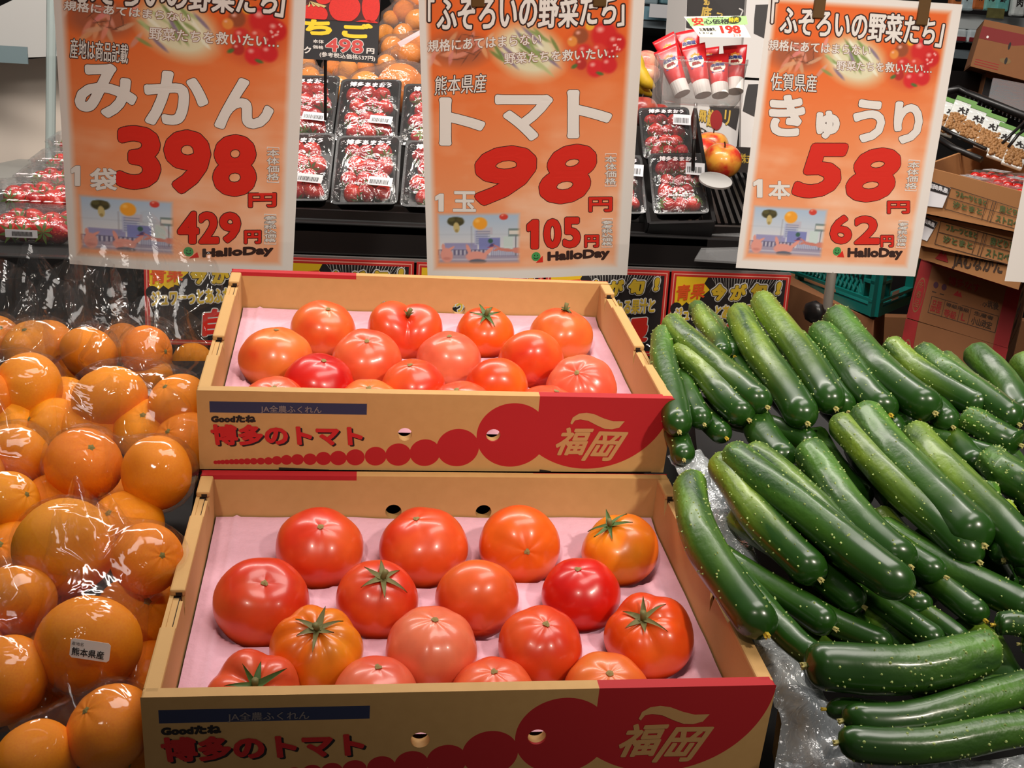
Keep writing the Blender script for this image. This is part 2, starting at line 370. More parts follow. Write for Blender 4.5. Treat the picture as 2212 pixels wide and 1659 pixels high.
def tomato(label, center, r, axis, flat, lobe, nl, dimple, pal, stem, seed, group):
    rg = random.Random(seed); ax = axis.normalized(); x = ax.orthogonal().normalized()
    x = (x*math.cos(seed)+ax.cross(x)*math.sin(seed))
    if nl == 2: x = (V((1, 0, 0))-ax*ax.x).normalized()
    mw = frame(center, x, ax.cross(x), ax)
    name = 'tomato'
    t = thing(name, label, 'tomato', mw, group)
    nu, nv = 48, 30; ph = rg.random()*6 if nl != 2 else 0
    def rad(th, p):
        q = 1-dimple*math.exp(-(th/.42)**2)
        q *= 1+lobe*(abs(math.cos(nl*p/2+ph))-.5)*math.exp(-((th-.75)/.75)**2)
        q *= 1+.018*noise.noise(V((math.sin(th)*math.cos(p)*1.5+seed, math.sin(th)*math.sin(p)*1.5, math.cos(th)*1.5)))*2
        return q*r
    vs = [(0, 0, rad(0, 0)*flat)]
    for j in range(1, nv):
        th = math.pi*j/nv
        for i in range(nu):
            p = 2*math.pi*i/nu; q = rad(th, p); vs.append((q*math.sin(th)*math.cos(p), q*math.sin(th)*math.sin(p), q*math.cos(th)*flat))
    vs.append((0, 0, -r*flat)); last = len(vs)-1
    fs = [(0, 1+i, 1+(i+1) % nu) for i in range(nu)]
    fs += [(1+j*nu+i, 1+(j+1)*nu+i, 1+(j+1)*nu+(i+1) % nu, 1+j*nu+(i+1) % nu) for j in range(nv-2) for i in range(nu)]
    fs += [(last, 1+(nv-2)*nu+(i+1) % nu, 1+(nv-2)*nu+i) for i in range(nu)]
    obj('flesh', mesh('flesh', vs, fs, tomato_mat(*PAL[pal], seed), True), t)
    top = rad(0, 0)*flat
    if stem == 'scar':
        b = MB(); n = 10; R = .0021
        b.add([(0, 0, top+.0016)]+[(R*(1+.5*((i*7+seed) % 3)/2)*math.cos(2*math.pi*i/n), R*(1+.5*((i*5+seed) % 3)/2)*math.sin(2*math.pi*i/n), top+.0006+.0003*(i % 2)) for i in range(n)], [(0, 1+i, 1+(i+1) % n) for i in range(n)])
        obj('stem_scar', b.mesh('stem_scar', M_scar), t)
    elif stem in ('calyx', 'nub'):
        b = MB(); k = 6 if stem == 'calyx' else 4; L0 = (.017 if stem == 'calyx' else .006)
        for i in range(k):
            a = 2*math.pi*i/k+rg.uniform(-.25, .25); ln = L0*rg.uniform(.75, 1.3); wv = .0026*rg.uniform(.8, 1.2); curl = rg.uniform(-.2, 1.1)
            pts = []
            for s in range(6):
                u = s/5; d = ln*u; th = min(2, d/r*1.05+.05); q = rad(th, a)
                base = V((q*math.sin(th)*math.cos(a), q*math.sin(th)*math.sin(a), q*math.cos(th)*flat+.0016+curl*.008*u*u))
                sd = V((-math.sin(a), math.cos(a), 0))*wv*(1-u**1.5)+V((0, 0, 1e-5)); pts += [base-sd+V((0, 0, .0008)), base+V((0, 0, -.0002)), base+sd+V((0, 0, .0008))]
            b.add(pts, [(s*3+c, s*3+c+1, s*3+c+4, s*3+c+3) for s in range(5) for c in range(2)])
        c = obj('calyx', b.mesh('calyx', M_calyx if seed % 3 else M_calyxd, True), t)
        b = MB(); b.tube([(0, 0, top-.002), (.0005, .0005, top+.004), (.002, .001, top+.0085)], [.0028, .0022, .0025], 8)
        obj('stem', b.mesh('stem', M_calyxd, True), c)
    return t

# px x, px y(top of body), px width, palette, stem kind, stem px, lobes amp, n lobes, dimple, description
LOW = [
 ('back row', [(690, 1100, 188, 'red', 'scar', (693, 1136), .02, 5, .05, 'smooth red tomato with a faint scar'),
  (915, 1096, 192, 'red', 'scar', (898, 1115), .02, 5, .05, 'orange-red tomato with a round stem scar on top'),
  (1122, 1098, 178, 'vermil', 'scar', (1140, 1192), .03, 6, .04, 'orange-red tomato, star-shaped scar facing the aisle'),
  (1340, 1112, 168, 'orange', 'calyx', (1316, 1132), .05, 5, .08, 'yellow-orange tomato tipped over with a green calyx')]),
 ('second row', [(565, 1208, 203, 'red', 'scar', (573, 1250), .03, 4, .16, 'broad red tomato with a sunken stem scar'),
  (815, 1213, 178, 'red', 'calyx', (828, 1246), .03, 5, .08, 'red tomato with a long star-shaped green calyx'),
  (1030, 1210, 183, 'red', 'none', (1040, 1205), .02, 5, .0, 'plain round red tomato without scar'),
  (1255, 1206, 172, 'deep', 'scar', (1248, 1226), .02, 5, .05, 'deep scarlet tomato')]),
 ('third row', [(683, 1315, 200, 'orange', 'calyx', (685, 1352), .11, 7, .15, 'ribbed orange tomato with a green calyx'),
  (932, 1312, 200, 'pink', 'scar', (940, 1334), .03, 8, .05, 'pinkish tomato with pale vertical streaks'),
  (1168, 1313, 182, 'red', 'scar', (1181, 1344), .03, 6, .07, 'red tomato with a small creased scar'),
  (1403, 1288, 192, 'vermil', 'calyx', (1387, 1330), .12, 5, .18, 'ribbed orange-red tomato with grey-green calyx')]),
 ('front row', [(547, 1414, 203, 'coral', 'calyx', (552, 1476), .24, 5, .22, 'deeply lobed pinkish tomato with a green calyx'),
  (813, 1418, 190, 'pink', 'scar', (817, 1437), .02, 5, .04, 'pale coral tomato with a tiny scar'),
  (1073, 1421, 195, 'coral', 'scar', (1067, 1447), .03, 7, .05, 'coral tomato with darker red streaks'),
  (1320, 1412, 195, 'mixed', 'scar', (1318, 1450), .03, 7, .06, 'orange-tinted tomato with a creased scar')])]
UP = [
 ('back row', [(698, 649, 140, 'mixed', 'scar', (710, 664), .02, 5, .05, 'orange-red tomato with a dark scar on its crown'),
  (873, 648, 152, 'red', 'nub', (884, 668), .34, 2, .30, 'heart-shaped red tomato with two humps'),
  (1048, 663, 125, 'vermil', 'calyx', (1050, 678), .03, 5, .08, 'small orange-red tomato with an upright green calyx'),
  (1212, 663, 138, 'mixed', 'nub', (1222, 668), .03, 5, .04, 'peach-orange tomato with a stub of stem')]),
 ('second row', [(596, 703, 158, 'mixed', 'scar', (597, 708), .02, 5, .04, 'large orange-yellow tomato'),
  (792, 712, 150, 'coral', 'scar', (793, 732), .03, 5, .07, 'red tomato with a pale dimpled scar'),
  (970, 715, 140, 'pink', 'scar', (971, 724), .02, 5, .04, 'light coral tomato with a shallow scar'),
  (1147, 715, 143, 'red', 'none', (1147, 715), .02, 5, .0, 'smooth orange-red tomato without a scar')]),
 ('third row', [(690, 762, 155, 'deep', 'scar', (700, 774), .02, 5, .05, 'crimson tomato'),
  (892, 775, 140, 'red', 'scar', (885, 786), .02, 6, .04, 'orange-red tomato with a dotted scar'),
  (1072, 775, 140, 'vermil', 'none', (1070, 776), .03, 4, .0, 'glossy vermilion tomato with a creased shoulder'),
  (1255, 770, 152, 'pink', 'scar', (1246, 802), .04, 8, .06, 'broad pinkish tomato with a triangular dry scar')]),
 ('front row', [(590, 818, 150, 'coral', 'scar', (592, 833), .02, 6, .05, 'coral tomato partly hidden by wall'),
  (797, 822, 150, 'mixed', 'scar', (797, 836), .03, 7, .05, 'orange-red tomato partly hidden by wall'),
  (1000, 826, 148, 'coral', 'scar', (985, 838), .02, 6, .05, 'pinkish-red tomato partly hidden by wall'),
  (1195, 832, 150, 'coral', 'scar', (1203, 841), .02, 6, .05, 'reddish tomato partly hidden by wall')])]
def fill_carton(rows, mw, which, seed0):
    n = (mw.to_3x3() @ V((0, 0, 1))).normalized(); inv = mw.inverted(); wells = []; sd = seed0; D = []
    for ri, (row, ts) in enumerate(rows):
        for ci, (x, yt, wpx, pal, stem, (sx, sy), lb, nl, dm, desc) in enumerate(ts):
            p0 = mw @ V((0, 0, -.031)); c = on_plane(x, yt+.45*wpx, p0, n); Z = (c-CAM).dot(CF); r = wpx*Z/FPX/2
            if which == 'upper' and row == 'front row': r = .034
            D.append((ri, ci, (c, yt+.46*wpx), r, sx, sy, pal, stem, lb, nl, dm, desc, row))
    # sizes measured from the photo, kept inside the carton
    for ri, ci, c, r, sx, sy, pal, stem, lb, nl, dm, desc, row in D:
        c, ty = c; l = inv @ c; l.x = min(max(l.x, .0125+r), CW-.0125-r); l.y = min(max(l.y, .0105+r), CD-.0105-r); l.z = -.031
        for _ in range(3):
            q = (mw @ l)-CAM; py = 829.5-FPX*q.dot(CU)/q.dot(CF); l.z += (py-ty)*q.dot(CF)/FPX/.85
            l.z = min(max(l.z, -.046), -.027)
        c = mw @ l
        d = ray(sx, sy).normalized(); oc = c-CAM; b_ = oc.dot(d); disc = r*r*.82-(oc.dot(oc)-b_*b_)
        hit = CAM+d*(b_-math.sqrt(disc)) if disc > 0 else CAM+d*b_
        ax = (hit-c).normalized()
        if stem == 'none': ax = (mw.to_3x3() @ V((.1, -.9, -.3)))
        pos = ('far left', 'centre left', 'centre right', 'far right')[ci]
        tomato('%s, %s %s, %s carton' % (desc, row, pos, which), c, r, ax, .88, lb, nl, dm, pal, stem, sd, 'tomatoes in the %s carton' % which)
        wells.append((l.x, l.y, r)); sd += 1
    return wells
make_carton('lower printed cardboard carton of tomatoes, nearest the camera', F_low)
make_carton('upper printed cardboard carton of tomatoes, behind and above the other', F_up)
wl = fill_carton(LOW, F_low, 'lower', 1); tray(F_low, wl, 'pink moulded tray under the tomatoes of the lower carton', 1)
wu = fill_carton(UP, F_up, 'upper', 41); tray(F_up, wu, 'pink moulded tray under the tomatoes of the upper carton', 2)
# ================================================================ hanging price posters
PW, PH, PX, PY = .297, .42, 230, 325
M_pw = mat('poster_white', (228, 222, 218), .8); M_pred = mat('poster_red', (214, 32, 12), .75); M_pdark = mat('poster_dark_brown', (52, 24, 18), .8)
M_pshade = mat('poster_soft_outline', (150, 96, 70), .8); M_pgrey = mat('poster_grey_outline', (120, 104, 98), .8); M_pgreen = mat('logo_green', (66, 150, 80), .8)
def fnoise(ny, nx, sc, seed, stretch=(1, 1)):
    r = np.random.RandomState(seed); a = r.randn(ny, nx)
    fy = np.fft.fftfreq(ny)[:, None]*stretch[0]; fx = np.fft.fftfreq(nx)[None]*stretch[1]
    k = 1/(1+((fy**2+fx**2)**.5*sc)**2.6); b = np.real(np.fft.ifft2(np.fft.fft2(a)*k)); b -= b.mean(); return b/b.std()
def paint_poster(seed):
    u = np.linspace(0, 29.7, PX)[None].repeat(PY, 0); v = np.linspace(0, 42, PY)[:, None].repeat(PX, 1)
    C = lambda *c: np.array(c, float)
    def step(x, w): return np.clip(x/w+.5, 0, 1)
    def mix(a, b, t): return a*(1-t[..., None])+b*t[..., None]
    t = np.clip((v-8)/26, 0, 1); s = np.clip((u-4)/24, 0, 1)
    base = mix(mix(C(238, 158, 112)+0*u[..., None], C(226, 100, 34), t), C(240, 176, 138), (s*(1-t)*.7))
    n = fnoise(PY, PX, 90, seed, (1.2, .9)); n2 = np.roll(fnoise(PY, PX, 40, seed+5, (.6, 2.2)), 0, 0)
    base = mix(base, C(252, 226, 206), np.clip(n*.13+n2*.08-.02+.22*s*(1-t), 0, .75)*np.clip(1.2-t, .04, 1))
    img = base
    def E(cx, cy, rx, ry, a=0.): 
        x = u-cx; y = v-cy; return 1-np.sqrt(((x*math.cos(a)+y*math.sin(a))/rx)**2+((y*math.cos(a)-x*math.sin(a))/ry)**2)
    def dab(cx, cy, rx, ry, col, a=0., soft=.25, op=1.):
        nonlocal img; img = mix(img, C(*col), np.clip(E(cx, cy, rx, ry, a)/soft, 0, 1)*op)
    r = random.Random(seed)
    # carrots
    dab(5.2, 33.2, 5.2, 2.9, (150, 84, 60), 0, .5, .8)
    for i in range(16):
        a = r.gauss(.7, .5)*r.choice((1, 1, -1)); dab(5.2+r.uniform(-4.2, 4.2), 33.1+r.uniform(-2.1, 1.9), 1.5, .38, (r.randint(205, 232), r.randint(130, 158), r.randint(104, 128)), a, .4, .9)
    for i in range(10): dab(6+r.uniform(-2, 2), 33.5+r.uniform(-1.6, 1.6), 1.3, .09, (96, 56, 40), r.uniform(0, 3), .6, .8)
    # leafy greens
    dab(14.4, 32.9, 6.1, 4.2, (222, 222, 190), -.35, .45, .95)
    for i in range(22):
        dab(14.2+r.uniform(-4, 4), 33+r.uniform(-2.4, 2.4), r.uniform(1.2, 2.6), .3, r.choice([(128, 150, 84), (104, 128, 62), (238, 238, 220), (176, 188, 130), (126, 108, 138)]), -.75+r.uniform(-.3, .3), .5, .85)
    # tomatoes
    dab(23.4, 32.8, 5.0, 4.3, (190, 60, 36), 0, .5, .55)
    for x, y, q, c in ((21.4, 34.9, 1.2, (150, 74, 40)), (20.3, 34.2, .8, (226, 140, 60)), (24.6, 35.0, 2.0, (206, 30, 30)), (26.2, 33.9, 1.5, (200, 24, 26)), (22, 32.8, 1.2, (206, 44, 40)), (23.9, 33, 1.1, (214, 60, 44)), (25.3, 32.3, 1.1, (190, 22, 26)), (21.6, 31.2, .9, (178, 40, 34)), (23.6, 30.6, 1.4, (214, 34, 40)), (25.4, 31, 1.3, (206, 30, 36)), (22.6, 36.2, .7, (232, 170, 50))):
        dab(x, y, q, q, c, 0, .3); dab(x-.3*q, y+.35*q, .38*q, .3*q, (246, 190, 180), 0, .8, .8)
    for i in range(8): dab(26.2+r.uniform(-.9, .9), 33.8+r.uniform(-1, 1), .2, .2, (250, 206, 200), 0, .6, .9)
    dab(20.7, 30.9, .6, .35, (80, 110, 50), .5, .5); dab(24.2, 29.9, .7, .3, (80, 110, 50), -.3, .5)
    # snapshot of the shop with raised hands
    m = np.minimum(np.minimum(u-1.5, 13.7-u), np.minimum(v-2.3, 10.3-v)); m = np.clip(m/.55, 0, 1)
    ph = mix(C(214, 214, 220)+0*u[..., None], C(168, 190, 216), np.clip((v-5)/5, 0, 1))
    save = img; img = ph
    def R(x0, x1, y0, y1, col, op=1.):
        nonlocal img; t_ = step(np.minimum(np.minimum(u-x0, x1-u), np.minimum(v-y0, y1-v)), .14)*op; img = mix(img, C(*col), t_)
    R(1.4, 13.8, 2, 3.7, (158, 150, 172)); R(1.4, 13.8, 3.0, 3.12, (214, 210, 220)); R(2.6, 7.4, 4.6, 5.6, (150, 148, 190)); R(1.6, 9, 3.7, 4.6, (96, 92, 124))
    for i in range(12): R(1.8+i*.6, 2.1+i*.6, 3.75, 4.5, (208, 206, 222), .8)
    R(7.0, 8.9, 5.3, 7.6, (176, 182, 210)); R(7.4, 9.6, 6.9, 8.0, (190, 186, 200))
    for i in range(6): R(7.2, 9.2, 5.5+i*.36, 5.6+i*.36, (96, 104, 140), .8)
    R(7.6, 10.7, 4.6, 6.4, (126, 132, 190)); dab(9.3, 5.9, .42, .42, (58, 96, 84), 0, .3); dab(9.5, 5.2, .5, .3, (84, 70, 120), .6, .4); dab(9.4, 4.9, .7, .12, (160, 50, 70), 0, .5)
    R(9.2, 13.6, 3.7, 4.9, (176, 180, 206), .8)
    for i in range(14): R(9.4+i*.3, 9.5+i*.3, 3.5, 4.7, (110, 112, 150), .7)
    R(11.2, 12.6, 4.4, 6.6, (198, 216, 214), .9); R(11.9, 13.7, 6.6, 7.8, (112, 130, 130)); R(12.0, 13.5, 6.9, 7.5, (220, 216, 210)); R(12.9, 13.05, 3.6, 6.7, (110, 112, 120))
    R(6.5, 6.6, 4.5, 8.2, (150, 150, 160)); R(1.5, 13.7, 6.9, 6.95, (150, 160, 176), .6)
    skin = (222, 152, 140); dk = (190, 118, 110)
    dab(2.9, 3.7, 1.0, 1.25, skin, .1, .2); dab(2.45, 4.9, .3, .7, skin, .1, .3); dab(3.5, 4.7, .75, .22, skin, .6, .3); dab(2.9, 3.2, .8, .3, dk, 0, .6, .6)
    dab(7.2, 3.5, 1.7, .9, skin, 0, .2); dab(6.1, 4.6, .32, 1.0, skin, .35, .3); dab(8.9, 4.2, 1.3, .35, skin, .75, .3); dab(7.4, 2.75, 1.4, .42, (96, 100, 116), 0, .2)
    dab(11.6, 4.5, 1.9, .28, (200, 124, 110), -.12, .3); dab(10.3, 5.0, .8, .14, (200, 124, 110), -.5, .3); dab(10.2, 4.5, .7, .13, (200, 124, 110), .2, .3); dab(13.2, 4.4, .9, .5, (206, 130, 116), -.1, .3)
    dab(4.3, 8.9, 1.35, .8, (66, 62, 34), 0, .2); dab(3.7, 9.2, .6, .4, (88, 84, 46), 0, .4); dab(4.9, 9.2, .6, .4, (80, 74, 40), 0, .4); dab(4.4, 8.0, .5, .9, (196, 178, 120), .1, .25); dab(4.4, 7.5, .3, .3, (160, 140, 86), 0, .4)
    dab(7.8, 8.6, 1.15, 1.05, (238, 160, 44), 0, .2); dab(7.4, 9.0, .5, .4, (250, 190, 90), 0, .8); dab(11.2, 9.6, .72, .55, (206, 62, 50), 0, .25); dab(11, 9.8, .25, .2, (240, 150, 140), 0, .8)
    img = mix(save, img, m)
    # white paper margin with a feathered edge
    mm = np.minimum(np.minimum(u-.75, 28.35-u), np.minimum(v-1.15, 41.2-v)); img = mix(C(228, 222, 218)+0*u[..., None], img, np.clip(mm/.9, 0, 1))
    c = np.clip(img, 0, 255)/255; c = np.where(c <= .04045, c/12.92, ((c+.055)/1.055)**2.4)
    return np.concatenate([c, np.ones((PY, PX, 1))], 2)
def vcol_mat():
    m = mat('poster_print', (255, 255, 255), .75); nt = m.node_tree
    a = nt.nodes.new('ShaderNodeAttribute'); a.attribute_name = 'print'; nt.links.new(a.outputs['Color'], nt.nodes['Principled BSDF'].inputs['Base Color']); return m
T1 =[('title', 'ふぞろいの野菜たち', (1.98, 34.65), (26.12, 35.79), (2.26, 38.37)),('title', '」', (25.92, 35.66), (26.99, 35.57), (26.13, 38.22)),('thin', '規格にあてはまらない', (1.08, 33.77), (15.76, 33.89), (1.24, 34.96)),('thin', '野菜たちを救いたい…', (10.87, 31.35), (26.57, 31.78), (11.0, 32.9)),('origin', '産地は商品記載', (1.5, 28.06), (8.32, 28.04), (1.67, 30.53)),('kana', 'み', (1.69, 20.56), (9.18, 21.22), (2.04, 27.49)),('kana', 'か', (10.09, 20.41), (17.98, 21.1), (10.23, 27.44)),('kana', 'ん', (18.82, 20.61), (26.26, 21.26), (18.76, 27.3)),('big', '3', (6.38, 11.35), (11.98, 11.77), (6.67, 20.0)),('big', '9', (12.4, 11.22), (18.32, 11.66), (12.51, 20.0)),('big', '8', (18.69, 11.26), (24.33, 11.68), (18.62, 19.85)),('unit', '1', (0.77, 11.27), (1.91, 11.36), (0.92, 14.08)),('unit', '袋', (3.09, 10.87), (6.48, 11.12), (3.23, 13.99)),('yen', '円', (23.38, 9.99), (27.05, 10.25), (23.33, 12.04)),('mid', '4', (14.11, 4.05), (16.93, 4.24), (14.14, 8.83)),('mid', '2', (16.89, 4.24), (19.59, 4.41), (16.87, 8.96)),('mid', '9', (19.64, 4.54), (22.45, 4.73), (19.59, 9.06)),('yen', '円', (22.95, 4.59), (25.2, 4.73), (22.91, 6.58)),('vert', '本体価格', (25.7, 14.01), (27.3, 14.14), (25.55, 18.45)),('vert', '参考税込価格', (25.61, 4.94), (27.24, 5.05), (25.48, 8.92)),('hallo', 'HalloDay', (17.38, 1.87), (26.9, 2.86), (17.38, 3.57)),('logo', '', (15.56, 3.02), (16.22, 3.06), (15.56, 3.77)),('tri', '', (15.6, 2.01), (16.94, 2.23), (16.71, 3.04))]
T2 =[('title', '「', (1.12, 36.76), (2.0, 36.76), (1.21, 39.73)),('title', 'ふぞろいの野菜たち', (2.26, 35.51), (26.03, 36.21), (2.37, 40.04)),('title', '」', (26.26, 36.04), (27.22, 36.17), (26.12, 38.79)),('thin', '規格にあてはまらない', (1.0, 32.82), (16.12, 33.83), (1.05, 34.39)),('thin', '野菜たちを救いたい…', (11.19, 31.25), (26.6, 31.93), (11.19, 32.76)),('origin', '熊本県産', (1.74, 27.05), (8.69, 27.49), (1.92, 29.65)),('kana', 'ト', (2.18, 20.1), (8.54, 20.03), (2.35, 26.82)),('kana', 'マ', (9.95, 20.8), (17.9, 20.71), (9.95, 27.21)),('kana', 'ト', (20.01, 21.0), (26.29, 20.93), (19.8, 27.74)),('bigi', '9', (7.06, 11.37), (15.72, 11.24), (7.14, 20.12)),('bigi', '8', (16.27, 11.49), (24.42, 11.37), (16.11, 20.21)),('unit', '1', (1.37, 10.44), (2.61, 10.42), (1.44, 13.13)),('unit', '玉', (3.93, 10.4), (7.22, 10.36), (3.99, 13.51)),('yen', '円', (23.51, 10.11), (26.92, 10.06), (23.42, 12.32)),('mid', '1', (14.6, 4.61), (16.33, 4.58), (14.54, 9.15)),('mid', '0', (17.06, 4.62), (19.65, 4.57), (16.97, 9.24)),('mid', '5', (19.9, 4.65), (22.49, 4.6), (19.76, 9.4)),('yen', '円', (23.11, 4.59), (25.22, 4.56), (23.04, 6.56)),('vert', '本体価格', (25.67, 14.16), (27.31, 14.14), (25.47, 18.46)),('vert', '参考税込価格', (25.65, 4.81), (27.24, 4.79), (25.47, 8.8)),('hallo', 'HalloDay', (17.68, 2.22), (26.93, 2.54), (17.64, 4.11)),('logo', '', (15.98, 3.4), (16.67, 3.38), (15.96, 4.14)),('tri', '', (15.94, 2.41), (17.03, 2.5), (16.96, 3.51))]
T3 =[('title', '「', (0.73, 37.52), (1.63, 37.57), (0.51, 41.09)),('title', 'ふぞろいの野菜たち', (2.22, 36.04), (26.29, 35.77), (1.96, 40.22)),('title', '」', (26.39, 35.66), (27.46, 35.6), (26.43, 39.07)),('thin', '規格にあてはまらない', (0.86, 33.65), (16.61, 33.73), (0.78, 35.22)),('thin', '野菜たちを救いたい…', (11.69, 31.34), (26.65, 31.72), (11.57, 32.81)),('origin', '佐賀県産', (1.98, 27.8), (9.1, 27.91), (1.72, 30.46)),('kana', 'き', (2.63, 20.89), (8.27, 21.21), (1.8, 27.16)),('kana', 'ゅ', (10.03, 20.97), (13.76, 21.18), (9.41, 25.21)),('kana', 'う', (15.97, 20.74), (21.03, 21.02), (14.95, 27.24)),('kana', 'り', (22.5, 20.9), (27.12, 21.15), (21.42, 27.29)),('bigi', '5', (7.5, 11.67), (16.42, 12.15), (6.33, 20.08)),('bigi', '8', (16.25, 11.47), (25.05, 11.94), (14.96, 19.86)),('unit', '1', (1.39, 11.35), (2.86, 11.43), (1.02, 14.22)),('unit', '本', (3.83, 11.21), (7.32, 11.4), (3.45, 14.09)),('yen', '円', (23.27, 9.98), (26.94, 10.17), (22.94, 11.96)),('mid', '6', (14.69, 4.68), (18.24, 4.86), (14.0, 9.28)),('mid', '2', (18.66, 4.8), (22.85, 5.01), (17.95, 9.35)),('yen', '円', (23.07, 4.56), (25.23, 4.67), (22.75, 6.45)),('vert', '本体価格', (25.51, 14.01), (27.41, 14.11), (25.31, 18.33)),('vert', '参考税込価格', (25.62, 4.82), (27.22, 4.91), (25.37, 8.74)),('hallo', 'HalloDay', (17.9, 2.25), (27.05, 2.65), (17.66, 4.2)),('logo', '', (16.02, 3.57), (16.7, 3.61), (15.91, 4.25)),('tri', '', (16.1, 2.65), (17.35, 2.63), (16.91, 3.7))]

def poster(label, M, t, T, seed, bend, polex):
    mw = Matrix([list(M[i])+[t[i]+CAM[i]] for i in range(3)]+[[0, 0, 0, 1]])
    root = thing('price_poster', label, 'poster', mw, 'hanging orange price posters')
    def S(x, y, off):
        a, b = x/PW, y/PH
        z = bend[0]*math.sin(math.pi*min(1, max(0, a)))+bend[1]*(max(0, a-.86)/.14)**2+bend[2]*max(0, .12-b)/.12*math.sin(a*5)
        return V((x, y, z+off))
    vs = [S(PW*i/(PX-1), PH*j/(PY-1), 0) for j in range(PY) for i in range(PX)]
    fs = [(j*PX+i, j*PX+i+1, (j+1)*PX+i+1, (j+1)*PX+i) for j in range(PY-1) for i in range(PX-1)]
    me = mesh('sheet', vs, fs, vcol_mat(), True)
    ca = me.color_attributes.new('print', 'FLOAT_COLOR', 'POINT'); ca.data.foreach_set('color', paint_poster(seed).astype(np.float32).ravel())
    obj('sheet', me, root)
    cm = lambda p: (p[0]/100, p[1]/100)
    for st, s, BL, BR, TL in T:
        BL, BR, TL = cm(BL), cm(BR), cm(TL); kw = {}
        if st == 'title': a = (M_pw, .0010, .0019, M_pdark)
        elif st == 'thin': a = (M_pw, .0003, .0006, M_pshade); kw = dict(res=2)
        elif st == 'origin': a = (M_pw, .0002, .0009, M_pdark); kw = dict(res=2)
        elif st == 'kana': a = (M_pw, .0033, .0008, M_pdark)
        elif st == 'big': a = (M_pred, .0048, .0010, M_pdark)
        elif st == 'bigi': a = (M_pred, .0052, .0010, M_pdark); kw = dict(shear=.22)
        elif st == 'unit': a = (M_pw, .0010, .0005, M_pgrey)
        elif st == 'yen': a = (M_pred, .0010, .0011, M_pdark)
        elif st == 'mid': a = (M_pred, .0024, .0011, M_pdark)
        elif st == 'hallo': a = (M_pdark, .0013, None, None)
        elif st == 'vert':
            n = len(s); W = (TL[0]-BL[0], TL[1]-BL[1]); H = 1/n
            for i, ch in enumerate(s):
                k = n-1-i; o0 = (BL[0]+W[0]*k*H, BL[1]+W[1]*k*H); o1 = (BR[0]+W[0]*k*H, BR[1]+W[1]*k*H)
                write(root, ch, o0, o1, (o0[0]+W[0]*H*.9, o0[1]+W[1]*H*.9), S, M_pw, wt=.0002, outline=.0005, om=M_pgrey, res=2)
            for base, sg in ((BL, -1), (TL, 1)):  # square brackets closing the column
                x0, y0 = base[0], base[1]+sg*.0015; x1 = x0+BR[0]-BL[0]
                poly(root, [(x0, y0), (x1, y0), (x1, y0+sg*.0012), (x0, y0+sg*.0012)], S, M_pw, .0004, 'lettering')
                for xx in (x0, x1-.0008): poly(root, [(xx, y0-sg*.002), (xx+.0008, y0-sg*.002), (xx+.0008, y0+sg*.001), (xx, y0+sg*.001)], S, M_pw, .0004, 'lettering')
            continue
        elif st == 'logo':
            poly(root, ellipse(BL[0], BL[1], .0066, .0070), S, M_pgreen, .0003, 'shop_logo')
            for dx in (-.0022, .0022): poly(root, ellipse(BL[0]+dx, BL[1]+.0018, .0007, .0011, 8), S, M_ink, .0005, 'shop_logo')
            poly(root, [(BL[0]+.0038*math.cos(q), BL[1]-.0004+.0036*math.sin(q)) for q in np.linspace(math.pi*1.08, math.pi*1.92, 9)]+[(BL[0]+.003*math.cos(q), BL[1]-.0002+.0026*math.sin(q)) for q in np.linspace(math.pi*1.92, math.pi*1.08, 9)], S, M_ink, .0005, 'shop_logo'); continue
        elif st == 'tri': poly(root, [BL, BR, TL], S, M_pred, .0004, 'shop_logo'); continue
        write(root, s, BL, BR, TL, S, a[0], wt=a[1], outline=a[2], om=a[3], **kw)
    # stand behind the sheet: pole, cross bar, clips
    st = thing('poster_stand', label.split(' poster')[0].replace('orange', 'metal') + ' poster stand behind its sheet', 'stand', None, 'poster stands')
    return root, mw, st
CARD_M = mat('stand_steel', (168, 160, 150), .35, metal=.6)
M_clip = mat('clip_smoke', (96, 70, 40), .25)
def add_stand(st, mw, frac, knob, zbot, back=.02):

    up = (mw @ V((frac*PW, PH+.03, -back))); b = MB()
    bot = V((up.x, up.y, zbot)) if knob else mw @ V((frac*PW, -.30, -back)); st.location = bot
    L = lambda p: p-bot
    b.tube([L(bot), L(up)], .008, 12); obj('pole', b.mesh('pole', CARD_M, True), st)
    b = MB(); b.tube([L(mw @ V((.02, PH+.012, -.006))), L(mw @ V((PW-.02, PH+.012, -.006)))], .004, 8); obj('cross_bar', b.mesh('cross_bar', M_black, True), st)
    for a in (.26, .80):
        b = MB(); b.box(-.009, .009, -.004, .005, -.022, .02)
        o = obj('clip', b.mesh('clip', M_clip), st); o.matrix_local = Matrix.Translation(-bot) @ mw @ Matrix.Translation((a*PW, PH-.012, 0)) @ Matrix(((1, 0, 0, 0), (0, 0, 1, 0), (0, 1, 0, 0), (0, 0, 0, 1))); bevel(o, .002)
    if knob:
        b = MB(); p = V((0, 0, at(*knob[:2], knob[2]).z-bot.z)); b.tube([p, p+V((-.022, -.012, 0))], .004, 8)
        c = p+V((-.022, -.012, 0)); d = V((-.8, -.5, 0)).normalized(); b.tube([c, c+d*.004, c+d*.014, c+d*.018], [.010, .018, .018, .012], 8)
        obj('clamp_knob', b.mesh('clamp_knob', M_black, True), st)
p, mw1, s1 = poster('mandarin orange price poster, leftmost, reading 398', [[0.9966, 0.0525, 0.0633], [0.0755, -0.2794, -0.9572], [-0.0326, 0.9587, -0.2825]], [-0.3798, 1.5662, -0.2509], T1, 11, (.004, -.003, .002), 0)
